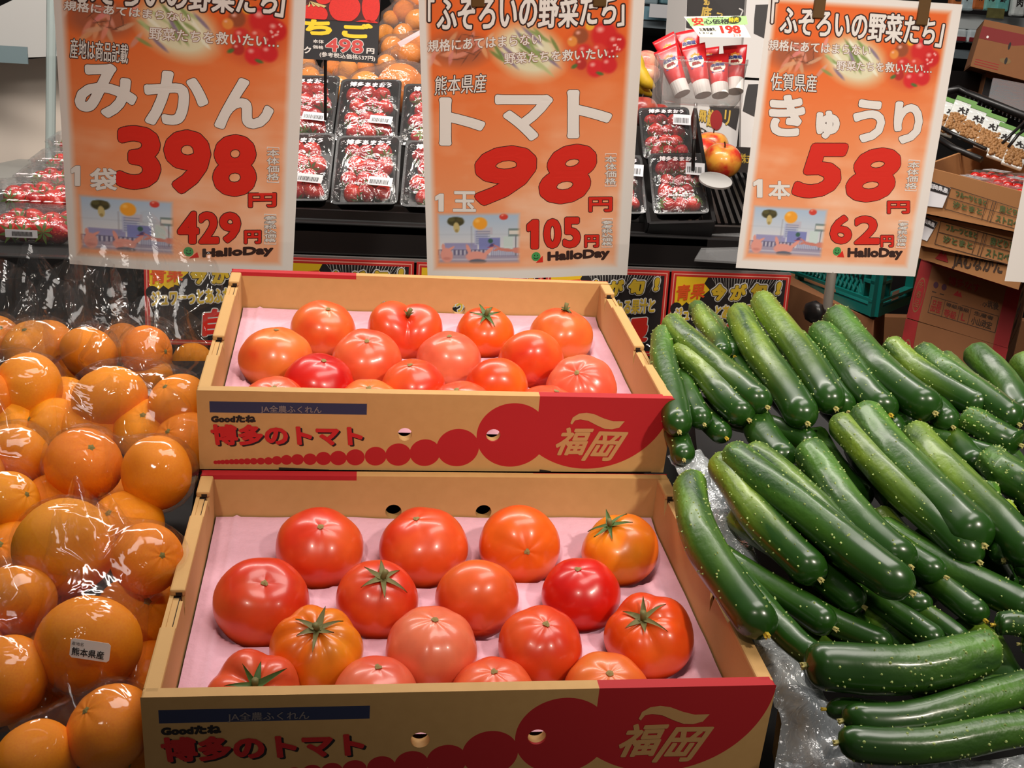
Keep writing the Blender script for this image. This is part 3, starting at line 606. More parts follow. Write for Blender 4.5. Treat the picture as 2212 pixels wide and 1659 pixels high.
p, mw2, s2 = poster('tomato price poster, middle, reading 98', [[0.9951, -0.0807, -0.0569], [-0.0752, -0.2457, -0.9664], [0.064, 0.966, -0.2506]], [0.1101, 1.6304, -0.2649], T2, 12, (.004, .004, .003), 0)
p, mw3, s3 = poster('cucumber price poster, rightmost, reading 58', [[0.9967, -0.0031, -0.0811], [-0.0811, -0.0569, -0.9951], [-0.0015, 0.9984, -0.0569]], [0.6102, 1.713, -0.2441], T3, 11, (.003, 0, .001), 0)
s1['label'] = 'steel stand holding the mandarin poster'; s2['label'] = 'steel stand holding the tomato poster'; s3['label'] = 'steel stand with black knob holding the cucumber poster'
add_stand(s1, mw1, .86, None, CAMH-.55); add_stand(s2, mw2, .35, None, CAMH-.55); add_stand(s3, mw3, .535, (1762, 686, 1.75), CAMH-.72, .03)
# corner of a fourth poster at the right edge of the view
e = mw3.copy(); c4 = at(2170, 607, 1.62); m4 = Matrix.Rotation(-.12, 4, 'Z') @ e; m4.translation = c4
root = thing('price_poster', 'white corner of a further price poster at the right edge', 'poster', m4)
vs = [(.32*i/8*1., .42*j/8, .003*math.sin(i*.4)) for j in range(9) for i in range(9)]
obj('sheet', mesh('sheet', vs, [(j*9+i, j*9+i+1, (j+1)*9+i+1, (j+1)*9+i) for j in range(8) for i in range(8)], M_pw, True), root)
poly(root, rect(.028, .3, .03, .40), lambda x, y, o: V((x, y, .0035+o)), mat('poster_peach', (226, 190, 180), .8), .0005)
# ================================================================ setting
FLOORZ = 0.
def struct(name, me, mw=None):
    o = obj(name, me); o['kind'] = 'structure'
    if mw is not None: o.matrix_world = mw
    return o
M_floor = mat('floor_vinyl', (120, 112, 104), .5, noise_amt=.05, noise_scale=3)
M_wall = mat('dark_wall_paint', (30, 28, 28), .8)
b = MB(); b.box(-4.5, 5.5, -3, 7.1, -.05, 0); struct('floor', b.mesh('floor', M_floor))
b = MB(); b.box(-4.5, 5.5, 7.0, 7.1, 0, 3.6); struct('wall_back', b.mesh('wall_back', M_wall))
b = MB(); b.box(-4.6, -4.5, -3, 7.1, 0, 3.6); struct('wall_left', b.mesh('wall_left', mat('wall_grey', (150, 145, 140), .8)))
b = MB(); b.box(5.5, 5.6, -3, 7.1, 0, 3.6); struct('wall_right', b.mesh('wall_right', mat('wall_grey', (150, 145, 140), .8)))

# sloping black tables that carry the fruit and the cartons
def slab(name, pts, th, m, label, cat, down=None):
    n = (pts[1]-pts[0]).cross(pts[3]-pts[0]).normalized()
    if n.z < 0: n = -n
    if down is None: lo = [p-n*th for p in pts]
    else: lo = [V((p.x, p.y, down)) for p in pts]
    o = obj(name, mesh(name, pts+lo, [(0, 1, 2, 3), (7, 6, 5, 4), (0, 4, 5, 1), (1, 5, 6, 2), (2, 6, 7, 3), (3, 7, 4, 0)], m))
    return tag(o, label, cat)
def rim(F, x, y, z): return F @ V((x, y, z))
zb = -CH-.002
slab('display_plinth', [rim(F_low, 0, 0, zb), rim(F_low, CW, 0, zb), rim(F_low, CW, CD, zb), rim(F_low, 0, CD, zb)], 0, M_blackmatte, 'black plinth under the lower tomato carton', 'plinth', .0)
slab('display_plinth', [rim(F_up, 0, .035, zb), rim(F_up, CW, .035, zb), rim(F_up, CW, CD, zb), rim(F_up, 0, CD, zb)], 0, M_blackmatte, 'black plinth under the upper tomato carton', 'plinth', .0)

# ================================================================ mandarins in clear bags
def Zm(y): 
    ks = [(640, 1.36), (755, 1.26), (855, 1.13), (1000, .99), (1180, .87), (1395, .80), (1570, .75), (1700, .72)]
    for (a, u), (c, v) in zip(ks, ks[1:]):
        if y <= c: return u+(v-u)*(y-a)/(c-a)
    return ks[-1][1]
LB0 = [at(-60, 1800, .82), at(325, 1800, .82), at(455, 780, 1.42), at(-120, 780, 1.42)]
slab('fruit_table', LB0, 0, M_blackmatte, 'black sloping table under the bagged mandarins', 'table', 0.)
def rind_mat():
    m = mat('mandarin_rind', (236, 122, 12), .46, spec=.3, coat=.05, bump=.35, bump_scale=420); nt = m.node_tree; N = nt.nodes.new; L = nt.links.new
    b = nt.nodes['Principled BSDF']; tc = N('ShaderNodeTexCoord'); n = N('ShaderNodeTexNoise'); n.inputs['Scale'].default_value = 22; L(tc.outputs['Object'], n.inputs[0])
    oi = N('ShaderNodeObjectInfo'); a = N('ShaderNodeMath'); a.operation = 'ADD'; L(n.outputs['Fac'], a.inputs[0]); L(oi.outputs['Random'], a.inputs[1])
    r = N('ShaderNodeMapRange'); r.inputs[1].default_value = .4; r.inputs[2].default_value = 1.6; L(a.outputs[0], r.inputs[0])
    mx = N('ShaderNodeMix'); mx.data_type = 'RGBA'; mx.inputs[6].default_value = (*lin((240, 122, 0)), 1); mx.inputs[7].default_value = (*lin((255, 160, 6)), 1); L(r.outputs[0], mx.inputs[0]); L(mx.outputs[2], b.inputs['Base Color'])
    b.inputs['Subsurface Weight'].default_value = .1; b.inputs['Subsurface Radius'].default_value = (.01, .004, .001); b.inputs['Subsurface Scale'].default_value = .4
    return m
M_rind = rind_mat(); M_button = mat('mandarin_button', (120, 110, 50), .8)
def mandarin_mesh(seed, nu=36, nv=24):
    vs = [(0, 0, .74)]
    def rad(th, p): return (1-.10*math.exp(-(th/.35)**2)-.09*math.exp(-((math.pi-th)/.35)**2))*(1+.012*math.cos(9*p+seed)*math.exp(-(th/.8)**2)+.03*noise.noise(V((math.sin(th)*math.cos(p)*1.3+seed*3, math.sin(th)*math.sin(p)*1.3, math.cos(th)))))
    vs = [(0, 0, rad(0, 0)*.84)]
    for j in range(1, nv):
        th = math.pi*j/nv
        for i in range(nu):
            p = 2*math.pi*i/nu; q = rad(th, p); vs.append((q*math.sin(th)*math.cos(p), q*math.sin(th)*math.sin(p), q*math.cos(th)*.84))
    vs.append((0, 0, -rad(math.pi, 0)*.84)); last = len(vs)-1
    fs = [(0, 1+i, 1+(i+1) % nu) for i in range(nu)]
    fs += [(1+j*nu+i, 1+(j+1)*nu+i, 1+(j+1)*nu+(i+1) % nu, 1+j*nu+(i+1) % nu) for j in range(nv-2) for i in range(nu)]
    fs += [(last, 1+(nv-2)*nu+(i+1) % nu, 1+(nv-2)*nu+i) for i in range(nu)]
    me = mesh('mandarin', vs, fs, M_rind, True); return me
MM = [mandarin_mesh(k) for k in range(3)]
bb = MB(); bb.add([(0, 0, .79)]+[(.075*(1+.4*(i % 2))*math.cos(i*math.pi/5), .075*(1+.4*(i % 2))*math.sin(i*math.pi/5), .765) for i in range(10)], [(0, 1+i, 1+(i+1) % 10) for i in range(10)])
MBUT = bb.mesh('stem_button', M_button)
def mandarin(c, r, ax, label, group, k, parts=True, cat='mandarin'):
    ax = ax.normalized(); x = ax.orthogonal().normalized(); mw = frame(c, x, ax.cross(x), ax) @ Matrix.Scale(r, 4)
    if parts:
        t = thing('mandarin', label, cat, mw, group); obj('rind', MM[k % 3], t); obj('stem_button', MBUT, t)
    else:
        t = obj('mandarin', MM[k % 3]); t.matrix_world = mw; tag(t, label, cat, group)
    return t
def ico(sub):
    bm = bmesh.new(); bmesh.ops.create_icosphere(bm, subdivisions=sub, radius=1); vs = np.array([v.co[:] for v in bm.verts]); fs = [tuple(v.index for v in f.verts) for f in bm.faces]
    nb = [[e.other_vert(v).index for e in v.link_edges] for v in bm.verts]; bm.free(); return vs, fs, nb
IV, IFc, INB = ico(4)
def wrap(balls, m, name, parent, seed, crumple=.003, pad=.0025, flap=None):
    "thin film stretched over a group of balls, optional open mouth standing up along flap=(dir,len,width)"
    c = sum((p for p, r in balls), V())/len(balls); cc = np.array(c); R = np.zeros(len(IV))
    for p, r in balls:
        q = np.array(p)-cc; b_ = IV@q; disc = (r+pad)**2-(q@q-b_**2)
        R = np.where(disc > 0, np.maximum(R, b_+np.sqrt(np.maximum(disc, 0))), R)
    R0 = R.copy(); avg = R[R > 0].mean(); R[R <= 0] = avg*.5
    for it in range(14):
        A = np.array([R[n].mean() for n in INB])
        R = np.maximum(R0, A*.997)
    vs = []
    for i, d in enumerate(IV):
        k = noise.noise(V(d)*5+V((seed, 0, 0)))+.5*abs(noise.noise(V(d)*11+V((0, seed, 0))))
        vs.append(cc+d*(R[i]+crumple*abs(k)))
    fs = list(IFc)
    if flap:
        up, ln, wd, side = flap; up = up.normalized(); side = (side-up*side.dot(up)).normalized(); fw = side.cross(up)
        base = c+up*(avg*.12); rg = random.Random(seed); pk = [rg.uniform(-.25, .55) for _ in range(5)]
        for sgn in (-1, 1):
            nx, ny = 22, 10; o = len(vs)
            for j in range(ny+1):
                t = j/ny
                for i in range(nx+1):
                    s = i/nx*2-1
                    top = 1+pk[int((s+1)*1.99)]*(.5+.5*math.cos(s*7+seed))*.5-.35*abs(s)**3
                    fold = .010*math.sin(s*9+seed+sgn)*(.3+t)+.008*noise.noise(V((s*4, t*3, seed+sgn*3)))
                    p = base+side*(s*wd*(.95-.15*t+.1*math.sin(seed+t*3))*min(1, .3+t*2.2))+up*((ln+avg*.43)*t*top)+fw*(sgn*(.030*(1-t)**.7+.006)*math.sqrt(max(0, 1-s*s))+fold)
                    vs.append(np.array(p))
            fs += [(o+j*(nx+1)+i, o+j*(nx+1)+i+1, o+(j+1)*(nx+1)+i+1, o+(j+1)*(nx+1)+i) for j in range(ny) for i in range(nx)]
    return vs, fs, c
M_bag = film_mat('bag_film', haze=.004, base=.015, edge=.20, bump=.55, bscale=17, rough=.09)
UPD = (F_up.to_3x3() @ V((0, .55, 1))).normalized()
BAGS = [  # description, flap(len,half-width) or None, mandarins (x,y,radius px)
 ('front bag of mandarins with an origin sticker', None, [(140, 1182, 107), (318, 1207, 78), (192, 1394, 111)]),
 ('dim bag of mandarins below the stickered one', None, [(238, 1572, 98), (75, 1650, 95), (330, 1660, 70)]),
 ('bag of mandarins at the lower left edge', None, [(28, 1300, 90), (10, 1470, 98), (-90, 1390, 90)]),
 ('bag of mandarins beside the front carton top', (.10, .085), [(182, 1002, 82), (338, 1022, 82), (250, 1085, 60)]),
 ('bag of mandarins beside the upper carton', (.09, .08), [(238, 862, 80), (385, 868, 66), (320, 808, 52)]),
 ('tall open bag of mandarins at the left', (.12, .08), [(58, 845, 84), (-45, 870, 80), (70, 748, 62)]),
 ('rear open bag of mandarins, tallest peak', (.13, .08), [(192, 762, 62), (100, 742, 56), (150, 810, 50)]),
 ('rear open bag of mandarins beside the carton corner', (.15, .10), [(318, 762, 60), (415, 778, 42), (260, 740, 46)]),
 ('bag of mandarins at the left edge, middle height', None, [(35, 985, 74), (20, 1085, 70), (-70, 1020, 80)]),
 ('rear bag of mandarins at the far left edge', (.12, .07), [(-10, 735, 58), (-100, 740, 60)]),
]
sticker_spots = []
for bi, (desc, fl, ms) in enumerate(BAGS):
    balls = []
    for mi, (x, y, rp) in enumerate(ms):
        z = Zm(y); r = rp*z/FPX; r = min(max(r, .028), .042); z = z if .028 < rp*z/FPX < .042 else FPX*r/rp
        z = z*.6+Zm(y)*.4; c = at(x, y, z); r = rp*z/FPX; balls.append((c, r))
        ax = (CAM-c).normalized()*(.6 if (bi+mi) % 2 else -.5)+V((rnd.uniform(-.8, .8), .2, rnd.uniform(-.1, 1.0)))
        pos = ['large upper left', 'upper right', 'lower', 'hidden'][mi] if bi == 0 else ['first', 'second', 'third'][mi]
        lab = {0: ['largest mandarin in the front stickered bag, upper left', 'smaller mandarin at the right of the front stickered bag', 'mandarin behind the white origin sticker'][mi]}.get(bi) or '%s mandarin of the %s' % (['main', 'side', 'rear'][mi], desc)
        mandarin(c, r, ax, lab, 'mandarins in clear bags', bi+mi)
    vs, fs, c = wrap([(p, r) for p, r in balls], M_bag, 'bag', None, bi*3.3+1, flap=(UPD+V((rnd.uniform(-.2, .2), .1, 0)), fl[0]*.5+.02, fl[1], V((1, rnd.uniform(-.3, .3), 0))) if fl else (V((-.3, .6, .8)), .035, .04, V((1, .2, 0))))
    root = thing('plastic_bag', desc.replace('bag of mandarins', 'clear plastic bag of mandarins'), 'bag', Matrix.Translation(c), 'clear bags of mandarins')
    obj('film', mesh('film', [tuple(np.array(v)-np.array(c)) for v in vs], fs, M_bag, True), root)
    if bi == 0 or bi == 8:
        px = [(154, 1378), (240, 1391), (226, 1429), (149, 1419)] if bi == 0 else [(0, 1163), (27, 1159), (25, 1190), (0, 1193)]
        zc = ((balls[2] if bi == 0 else balls[1])[0]-CAM).dot(CF)-(balls[2] if bi == 0 else balls[1])[1]*1.02-.004
        if bi == 8: zc -= .01
        q = [at(x, y, zc+(.006 if i in (1, 2) else 0)) for i, (x, y) in enumerate(px)]; u = (q[1]-q[0]); v = (q[0]-q[3]); o = q[3]
        S = lambda a, d, off, o=o, u=u, v=v: o-c+u*a+v*d+u.cross(v).normalized()*off
        st = obj('origin_sticker', mesh('origin_sticker', [S(a, d, k) for k in (0, -.0003) for a, d in ((.0, .12), (.06, 0), (.94, 0), (1, .12), (1, .88), (.94, 1), (.06, 1), (0, .88))], [tuple(range(8)), tuple(range(15, 7, -1))]+[(i, (i+1) % 8, 8+(i+1) % 8, 8+i) for i in range(8)], M_white), root)
        W, H = u.length, v.length; S2 = lambda a, d, off: S(a/W, d/H, off)
        if bi == 0:
            write(st, '熊本県産', (.05*W, .12*H), (.86*W, .12*H), (.05*W, .55*H), S2, M_ink, wt=.0001, off=.0003, res=2)
            write(st, '産地名', (.03*W, .66*H), (.32*W, .66*H), (.03*W, .84*H), S2, M_ink, off=.0003, res=2)
        else: write(st, '県産', (.05*W, .25*H), (.8*W, .2*H), (.05*W, .7*H), S2, M_ink, wt=.0001, off=.0003, res=2)
# lower mandarins filling the heap, seen in the gaps
for i, (x, y) in enumerate([(95, 1290), (300, 1330), (260, 1480), (110, 1520), (130, 1100), (270, 1140), (30, 1210), (200, 930), (110, 930), (320, 930), (400, 960), (130, 880), (20, 930), (330, 1480)]):
    z = Zm(y)+.065; r = .034; mandarin(at(x, y, z), r, V((rnd.uniform(-1, 1), -.6, .8)), 'shaded mandarin low in the heap between the bags', 'shaded mandarins low in the heap', i)

# ================================================================ cucumbers
def Zc(y):
    ks = [(600, 1.25), (640, 1.22), (760, 1.12), (880, 1.04), (1030, .95), (1200, .875), (1375, .81), (1480, .775), (1600, .745), (1700, .72)]
    for (a, u), (c, v) in zip(ks, ks[1:]):
        if y <= c: return u+(v-u)*(y-a)/(c-a)
    return ks[-1][1]
def cuke_mat():
    m = bpy.data.materials.new('cucumber_skin'); m.use_nodes = True; nt = m.node_tree; N = nt.nodes.new; L = nt.links.new
    b = nt.nodes['Principled BSDF']; b.inputs['Coat Roughness'].default_value = .15; b.inputs['Coat Weight'].default_value = .25
    tc = N('ShaderNodeTexCoord'); sp = N('ShaderNodeSeparateXYZ'); L(tc.outputs['Generated'], sp.inputs[0]); oi = N('ShaderNodeObjectInfo')
    a = N('ShaderNodeAttribute'); a.attribute_name = 'along'
    mp = N('ShaderNodeMapping'); mp.inputs[3].default_value = (9, 60, 60); L(tc.outputs['Object'], mp.inputs[0])
    n = N('ShaderNodeTexNoise'); n.noise_dimensions = '4D'; n.inputs['Scale'].default_value = 1.4; n.inputs['Detail'].default_value = 3; L(mp.outputs[0], n.inputs[0])
    wv = N('ShaderNodeMath'); wv.operation = 'MULTIPLY'; wv.inputs[1].default_value = 30; L(oi.outputs['Random'], wv.inputs[0]); L(wv.outputs[0], n.inputs['W'])
    tone = N('ShaderNodeMapRange'); tone.inputs[1].default_value = .35; tone.inputs[2].default_value = .7; L(n.outputs['Fac'], tone.inputs[0])
    at_ = N('ShaderNodeMath'); at_.operation = 'MULTIPLY'; L(tone.outputs[0], at_.inputs[0])
    r1 = N('ShaderNodeMapRange'); r1.inputs[1].default_value = .85; r1.inputs[2].default_value = .25; L(a.outputs['Fac'], r1.inputs[0]); L(r1.outputs[0], at_.inputs[1])
    c1 = N('ShaderNodeMix'); c1.data_type = 'RGBA'; c1.inputs[6].default_value = (*lin((30, 66, 16)), 1); c1.inputs[7].default_value = (*lin((76, 122, 32)), 1); L(at_.outputs[0], c1.inputs[0])
    # yellower, duller skins on some
    r2 = N('ShaderNodeMapRange'); r2.inputs[1].default_value = .55; r2.inputs[2].default_value = 1.; L(oi.outputs['Random'], r2.inputs[0])
    m3 = N('ShaderNodeMath'); m3.operation = 'MULTIPLY'; L(r2.outputs[0], m3.inputs[0]); L(at_.outputs[0], m3.inputs[1])
    c2 = N('ShaderNodeMix'); c2.data_type = 'RGBA'; L(m3.outputs[0], c2.inputs[0]); L(c1.outputs[2], c2.inputs[6]); c2.inputs[7].default_value = (*lin((140, 160, 44)), 1)
    r3 = N('ShaderNodeMapRange'); r3.inputs[1].default_value = .05; r3.inputs[2].default_value = 0.; L(a.outputs['Fac'], r3.inputs[0])
    c3 = N('ShaderNodeMix'); c3.data_type = 'RGBA'; L(r3.outputs[0], c3.inputs[0]); L(c2.outputs[2], c3.inputs[6]); c3.inputs[7].default_value = (*lin((120, 150, 70)), 1)
    L(c3.outputs[2], b.inputs['Base Color'])
    rr = N('ShaderNodeMapRange'); rr.inputs[3].default_value = .48; rr.inputs[4].default_value = .26; L(a.outputs['Fac'], rr.inputs[0]); L(rr.outputs[0], b.inputs['Roughness'])
    n2 = N('ShaderNodeTexNoise'); n2.inputs['Scale'].default_value = 160; n2.inputs['Detail'].default_value = 2; L(tc.outputs['Object'], n2.inputs[0])
    bp = N('ShaderNodeBump'); bp.inputs['Distance'].default_value = .001; L(n2.outputs['Fac'], bp.inputs['Height']); L(r1.outputs[0], bp.inputs['Strength']); L(bp.outputs[0], b.inputs['Normal'])
    return m
M_cuke = cuke_mat(); M_spine = mat('cucumber_spine', (150, 168, 96), .6); M_blos = mat('blossom_end', (170, 160, 96), .8); M_blosy = mat('blossom_end_yellow', (190, 160, 40), .7)
def cucumber(A, B, r, bend, label, seed, group='cucumbers in the heap', spines=70):
    "A stem end, B blossom end (world); bend sideways in metres"
    rg = random.Random(seed); ax = B-A; ln = ax.length; x = ax.normalized(); up = V((0, -.45, 1)); y = up.cross(x).normalized(); z = x.cross(y)
    mw = frame((A+B)/2, x, y, z); t = thing('cucumber', label, 'cucumber', mw, group)
    nu, nl = 20, 44; sag = rg.uniform(-.003, .004); nr = rg.choice((7, 8, 9)); ra = rg.uniform(.025, .055); pa = rg.random()*6
    def cen(s): q = 1-(2*s-1)**2; return V(((s-.5)*ln, bend*q+.002*math.sin(s*7+seed), sag*q))
    def rad(s):
        e = .075; a = min(1, math.sqrt(max(0, 1-((e-s)/e)**2))) if s < e else 1
        c = min(1, math.sqrt(max(0, 1-((s-1+.09)/.09)**2))) if s > .91 else 1
        return r*min(a*.9+.1, c*.93+.07)*(.86+.16*math.sin(min(1, s*1.1+.12)*math.pi*.62)+.02*math.sin(s*13+seed))
    def surf(s, p):
        q = rad(s)*(1+ra*(1-.75*s)*(abs(math.cos(nr*p/2+pa))-.6)*2+.015*noise.noise(V((s*9, math.cos(p)*1.5, seed)))*2)
        return cen(s)+V((0, math.cos(p)*q, math.sin(p)*q)), q
    vs = []; al = []
    for i in range(nl+1):
        u = i/nl; s = .5-.5*math.cos(math.pi*u)*.55-.45*(.5-u)*1.0 if False else (u*.6+.4*(.5-.5*math.cos(math.pi*u)))
        for k in range(nu): vs.append(surf(s, 2*math.pi*k/nu)[0]); al.append(s)
    fs = [(i*nu+k, (i+1)*nu+k, (i+1)*nu+(k+1) % nu, i*nu+(k+1) % nu) for i in range(nl) for k in range(nu)]
    vs += [cen(0)-V((.0006, 0, 0)), cen(1)+V((.0006, 0, 0))]; al += [0, 1]; a0 = len(vs)-2
    fs += [(a0, k, (k+1) % nu) for k in range(nu)]+[(a0+1, nl*nu+(k+1) % nu, nl*nu+k) for k in range(nu)]
    me = mesh('skin', vs, fs, M_cuke, True); at_ = me.attributes.new('along', 'FLOAT', 'POINT'); at_.data.foreach_set('value', al)
    obj('skin', me, t)
    b = MB()
    for i in range(spines):
        s = .02+.93*rg.random()**1.45; p = rg.uniform(-.5, math.pi+.5); c, q = surf(s, p); n = V((0, math.cos(p), math.sin(p))); w = rg.uniform(.0004, .0009); h = rg.uniform(.0007, .0016)
        a1 = V((1, 0, 0)); a2 = n.cross(a1); c = c-n*.0004
        base = [c+(a1*math.cos(j*math.pi/3)+a2*math.sin(j*math.pi/3))*w*1.5 for j in range(6)]; top = [c+n*h*.75+(a1*math.cos(j*math.pi/3)+a2*math.sin(j*math.pi/3))*w*.6 for j in range(6)]
        b.add(base+top+[c+n*h], [(j, (j+1) % 6, 6+(j+1) % 6, 6+j) for j in range(6)]+[(6+j, 6+(j+1) % 6, 12) for j in range(6)])
    if spines: tag(obj('spines', b.mesh('spines', M_spine), t), None, None, None, 'stuff')
    b = MB(); c = cen(1); R = r*.13
    b.add([c+V((.0035, 0, 0))]+[c+V((.002+.0015*(k % 2), R*(1+.35*(k % 2))*math.cos(k*math.pi/5), R*(1+.35*(k % 2))*math.sin(k*math.pi/5))) for k in range(10)]+[c+V((-.003, R*math.cos(k*math.pi/5), R*math.sin(k*math.pi/5))) for k in range(10)],
          [(0, 1+k, 1+(k+1) % 10) for k in range(10)]+[(1+k, 11+k, 11+(k+1) % 10, 1+(k+1) % 10) for k in range(10)])
    obj('blossom_end', b.mesh('blossom_end', M_blosy if seed % 5 == 2 else M_blos), t)
    return t
# stem x,y, blossom x,y, width px, bend m, layer (0 = top), words
CK = [
 (1434, 712, 1470, 932, 60, .004, 0, 'cucumber standing against the upper carton wall'),
 (1446, 690, 1660, 878, 64, .006, -.5, 'curved cucumber topmost at the left, yellow tip'),
 (1470, 748, 1619, 906, 62, .004, .2, 'cucumber below the curved yellow-tipped one'),
 (1487, 830, 1519, 916, 52, 0, .6, 'short-showing cucumber with a pale rough tip'),
 (1527, 890, 1564, 946, 50, 0, 1.2, 'dark cucumber tip low beside the carton'),
 (1462, 920, 1474, 992, 52, 0, 1.0, 'lowest cucumber tip at the carton corner'),
 (1590, 668, 1745, 914, 70, .003, -.2, 'straight cucumber right of the curved one'),
 (1643, 642, 1809, 882, 68, .002, -.4, 'tallest-reaching cucumber in front of the black sign'),
 (1718, 724, 1835, 890, 62, .005, .2, 'dull cucumber tucked behind the tallest-reaching one'),
 (1767, 708, 1922, 896, 68, .004, -.2, 'cucumber in front of the steel pole'),
 (1797, 676, 2015, 892, 76, .008, -.5, 'bright yellow-green cucumber right of the steel pole'),
 (1914, 742, 2128, 887, 62, .004, -.2, 'cucumber right of the yellow-green one'),
 (1982, 754, 2200, 916, 60, .004, -.3, 'farthest right cucumber of the back row'),
 (1512, 668, 1565, 770, 46, 0, .3, 'light green stem end behind the curved cucumber'),
 (1545, 690, 1590, 770, 46, 0, .8, 'dark stem end behind the curved cucumber'),
 (1575, 738, 1640, 850, 48, 0, .7, 'cucumber wedged under the curved one'),
 (1636, 870, 1700, 1005, 70, .004, .8, 'shiny dark cucumber below the curved tip'),
 (1800, 905, 2110, 1214, 72, .004, 0, 'long slim cucumber crossing the middle of the heap'),
 (1855, 885, 2122, 1178, 98, .003, -.5, 'thickest cucumber in the middle of the heap'),
 (1968, 925, 2245, 1215, 84, .008, -.3, 'ridged cucumber right of the thickest one'),
 (1575, 968, 1972, 1278, 86, .010, -.7, 'long cucumber with yellowish stem end, front of heap'),
 (1620, 968, 1860, 1180, 74, .004, .1, 'knobbly cucumber with whitish bloom'),
 (1740, 962, 1962, 1224, 84, .008, -.2, 'curved cucumber with yellow-green shoulder'),
 (1545, 990, 1766, 1252, 78, .005, .1, 'cucumber left of the long yellowish one'),
 (1483, 1028, 1652, 1370, 86, .012, -.3, 'cucumber leaning on the lower carton wall'),
 (1630, 1210, 1803, 1356, 66, .002, .9, 'dark cucumber tip near the clear liner'),
 (1735, 1190, 1868, 1308, 66, .002, .8, 'dark cucumber tip second from the liner'),
 (1945, 1170, 2043, 1245, 66, .002, .6, 'dark tip below the curved yellow-green shoulder'),
 (1900, 1240, 2012, 1316, 56, 0, 1.0, 'small dark tip under the long front cucumber'),
 (2040, 1235, 2122, 1340, 62, .002, .8, 'pale green tip pointing down near the right'),
 (2100, 1232, 2240, 1330, 76, .002, .5, 'dark glossy cucumber at the right edge'),
 (2130, 1050, 2168, 1208, 60, 0, .2, 'pale cucumber beside the thickest one'),
 (2165, 1090, 2232, 1240, 62, 0, .3, 'narrow dark cucumber at the right edge'),
 (2160, 1405, 1742, 1442, 106, -.006, -.6, 'large cucumber lying crosswise at the front'),
 (2290, 1360, 2150, 1350, 52, 0, .0, 'cucumber end poking in at the right edge'),
 (2300, 1400, 2206, 1388, 44, 0, .3, 'yellow tip poking in at the right edge'),
 (2150, 1462, 1965, 1488, 50, 0, .6, 'light green cucumber behind the second crosswise one'),
 (2262, 1462, 1820, 1556, 80, -.010, -.2, 'second crosswise cucumber from the bottom'),
 (2262, 1570, 1812, 1608, 78, -.004, -.3, 'lowest crosswise cucumber with wrinkled shiny skin'),
 (1880, 1530, 1785, 1537, 52, 0, .7, 'cucumber end under the two crosswise ones'),
 (1664, 1290, 1775, 1430, 62, .002, .5, 'cucumber running along the clear liner'),
 (1840, 1345, 1925, 1400, 60, 0, 1.3, 'shaded cucumber behind the large crosswise one'),
 (1975, 1340, 2030, 1395, 58, 0, 1.2, 'dull cucumber top behind the large crosswise one'),
 (2030, 1345, 2095, 1400, 50, 0, 1.2, 'knobbly top behind the large crosswise cucumber'),
 (1920, 850, 1985, 920, 58, 0, .8, 'cucumber between the steel-pole one and yellow-green one'),
 (2020, 868, 2062, 922, 60, 0, .5, 'light tip under the yellow-green cucumber'),
 (2055, 915, 2120, 1010, 60, 0, .9, 'cucumber behind the ridged one'),
 (2080, 900, 2202, 962, 66, .002, .4, 'cucumber below the farthest right of the back row'),
 (2100, 960, 2160, 992, 48, 0, .9, 'small tip below the back row at right'),
 (2125, 985, 2262, 1090, 78, .004, -.1, 'light yellow-green cucumber at the right edge'),
 (1680, 920, 1765, 960, 56, 0, 1.2, 'dark cucumber deep in the central gap'),
 (1900, 880, 1950, 936, 50, 0, .9, 'dark tip left of the thickest cucumber'),
]
for i, (x0, y0, x1, y1, wpx, bend, ly, words) in enumerate(CK):
    d0 = ly*.024; A = at(x0, y0, Zc(y0)+d0); B = at(x1, y1, Zc(y1)+d0); r = wpx*(Zc((y0+y1)/2)+d0)/FPX/2
    if ly >= .5:  # the hidden part carries on under the heap
        if (B-A).length < .15: A = B+(A-B).normalized()*.15+V((0, .0, -.02))
    cucumber(A, B, r, -bend, words, i+3, spines=110 if ly < .5 else 40)
for i in range(26):
    x = 1640+(i//7)*25+(i % 7)*95+rnd.uniform(-20, 20); y = 760+(i//7)*190+rnd.uniform(-20, 20)
    z = Zc(y)+.062; cucumber(at(x, y, z), at(x+110, y+150, Zc(y+150)+.062), .016, 0, 'shaded cucumber deep under the heap', 100+i, 'shaded cucumbers under the heap', 0)
for i in range(26):  # the heap goes on past the right edge of the photograph
    x = 2300+(i % 5)*95+rnd.uniform(-20, 20); y = 800+(i//5)*170+rnd.uniform(-15, 15)
    cucumber(at(x, y, Zc(y)+.015*(i % 3)), at(x+95, min(1680, y+190), Zc(min(1680, y+190))+.015*(i % 3)), .0165, rnd.uniform(-.008, .004), 'cucumber of the heap beyond the right edge', 200+i, 'cucumbers beyond the right edge', 20)
RB = [at(1580, 1800, .86), at(2900, 1800, .86), at(2800, 900, 1.30), at(1490, 800, 1.36)]
slab('cucumber_table', RB, 0, M_blackmatte, 'black sloping table under the cucumbers', 'table', 0.)
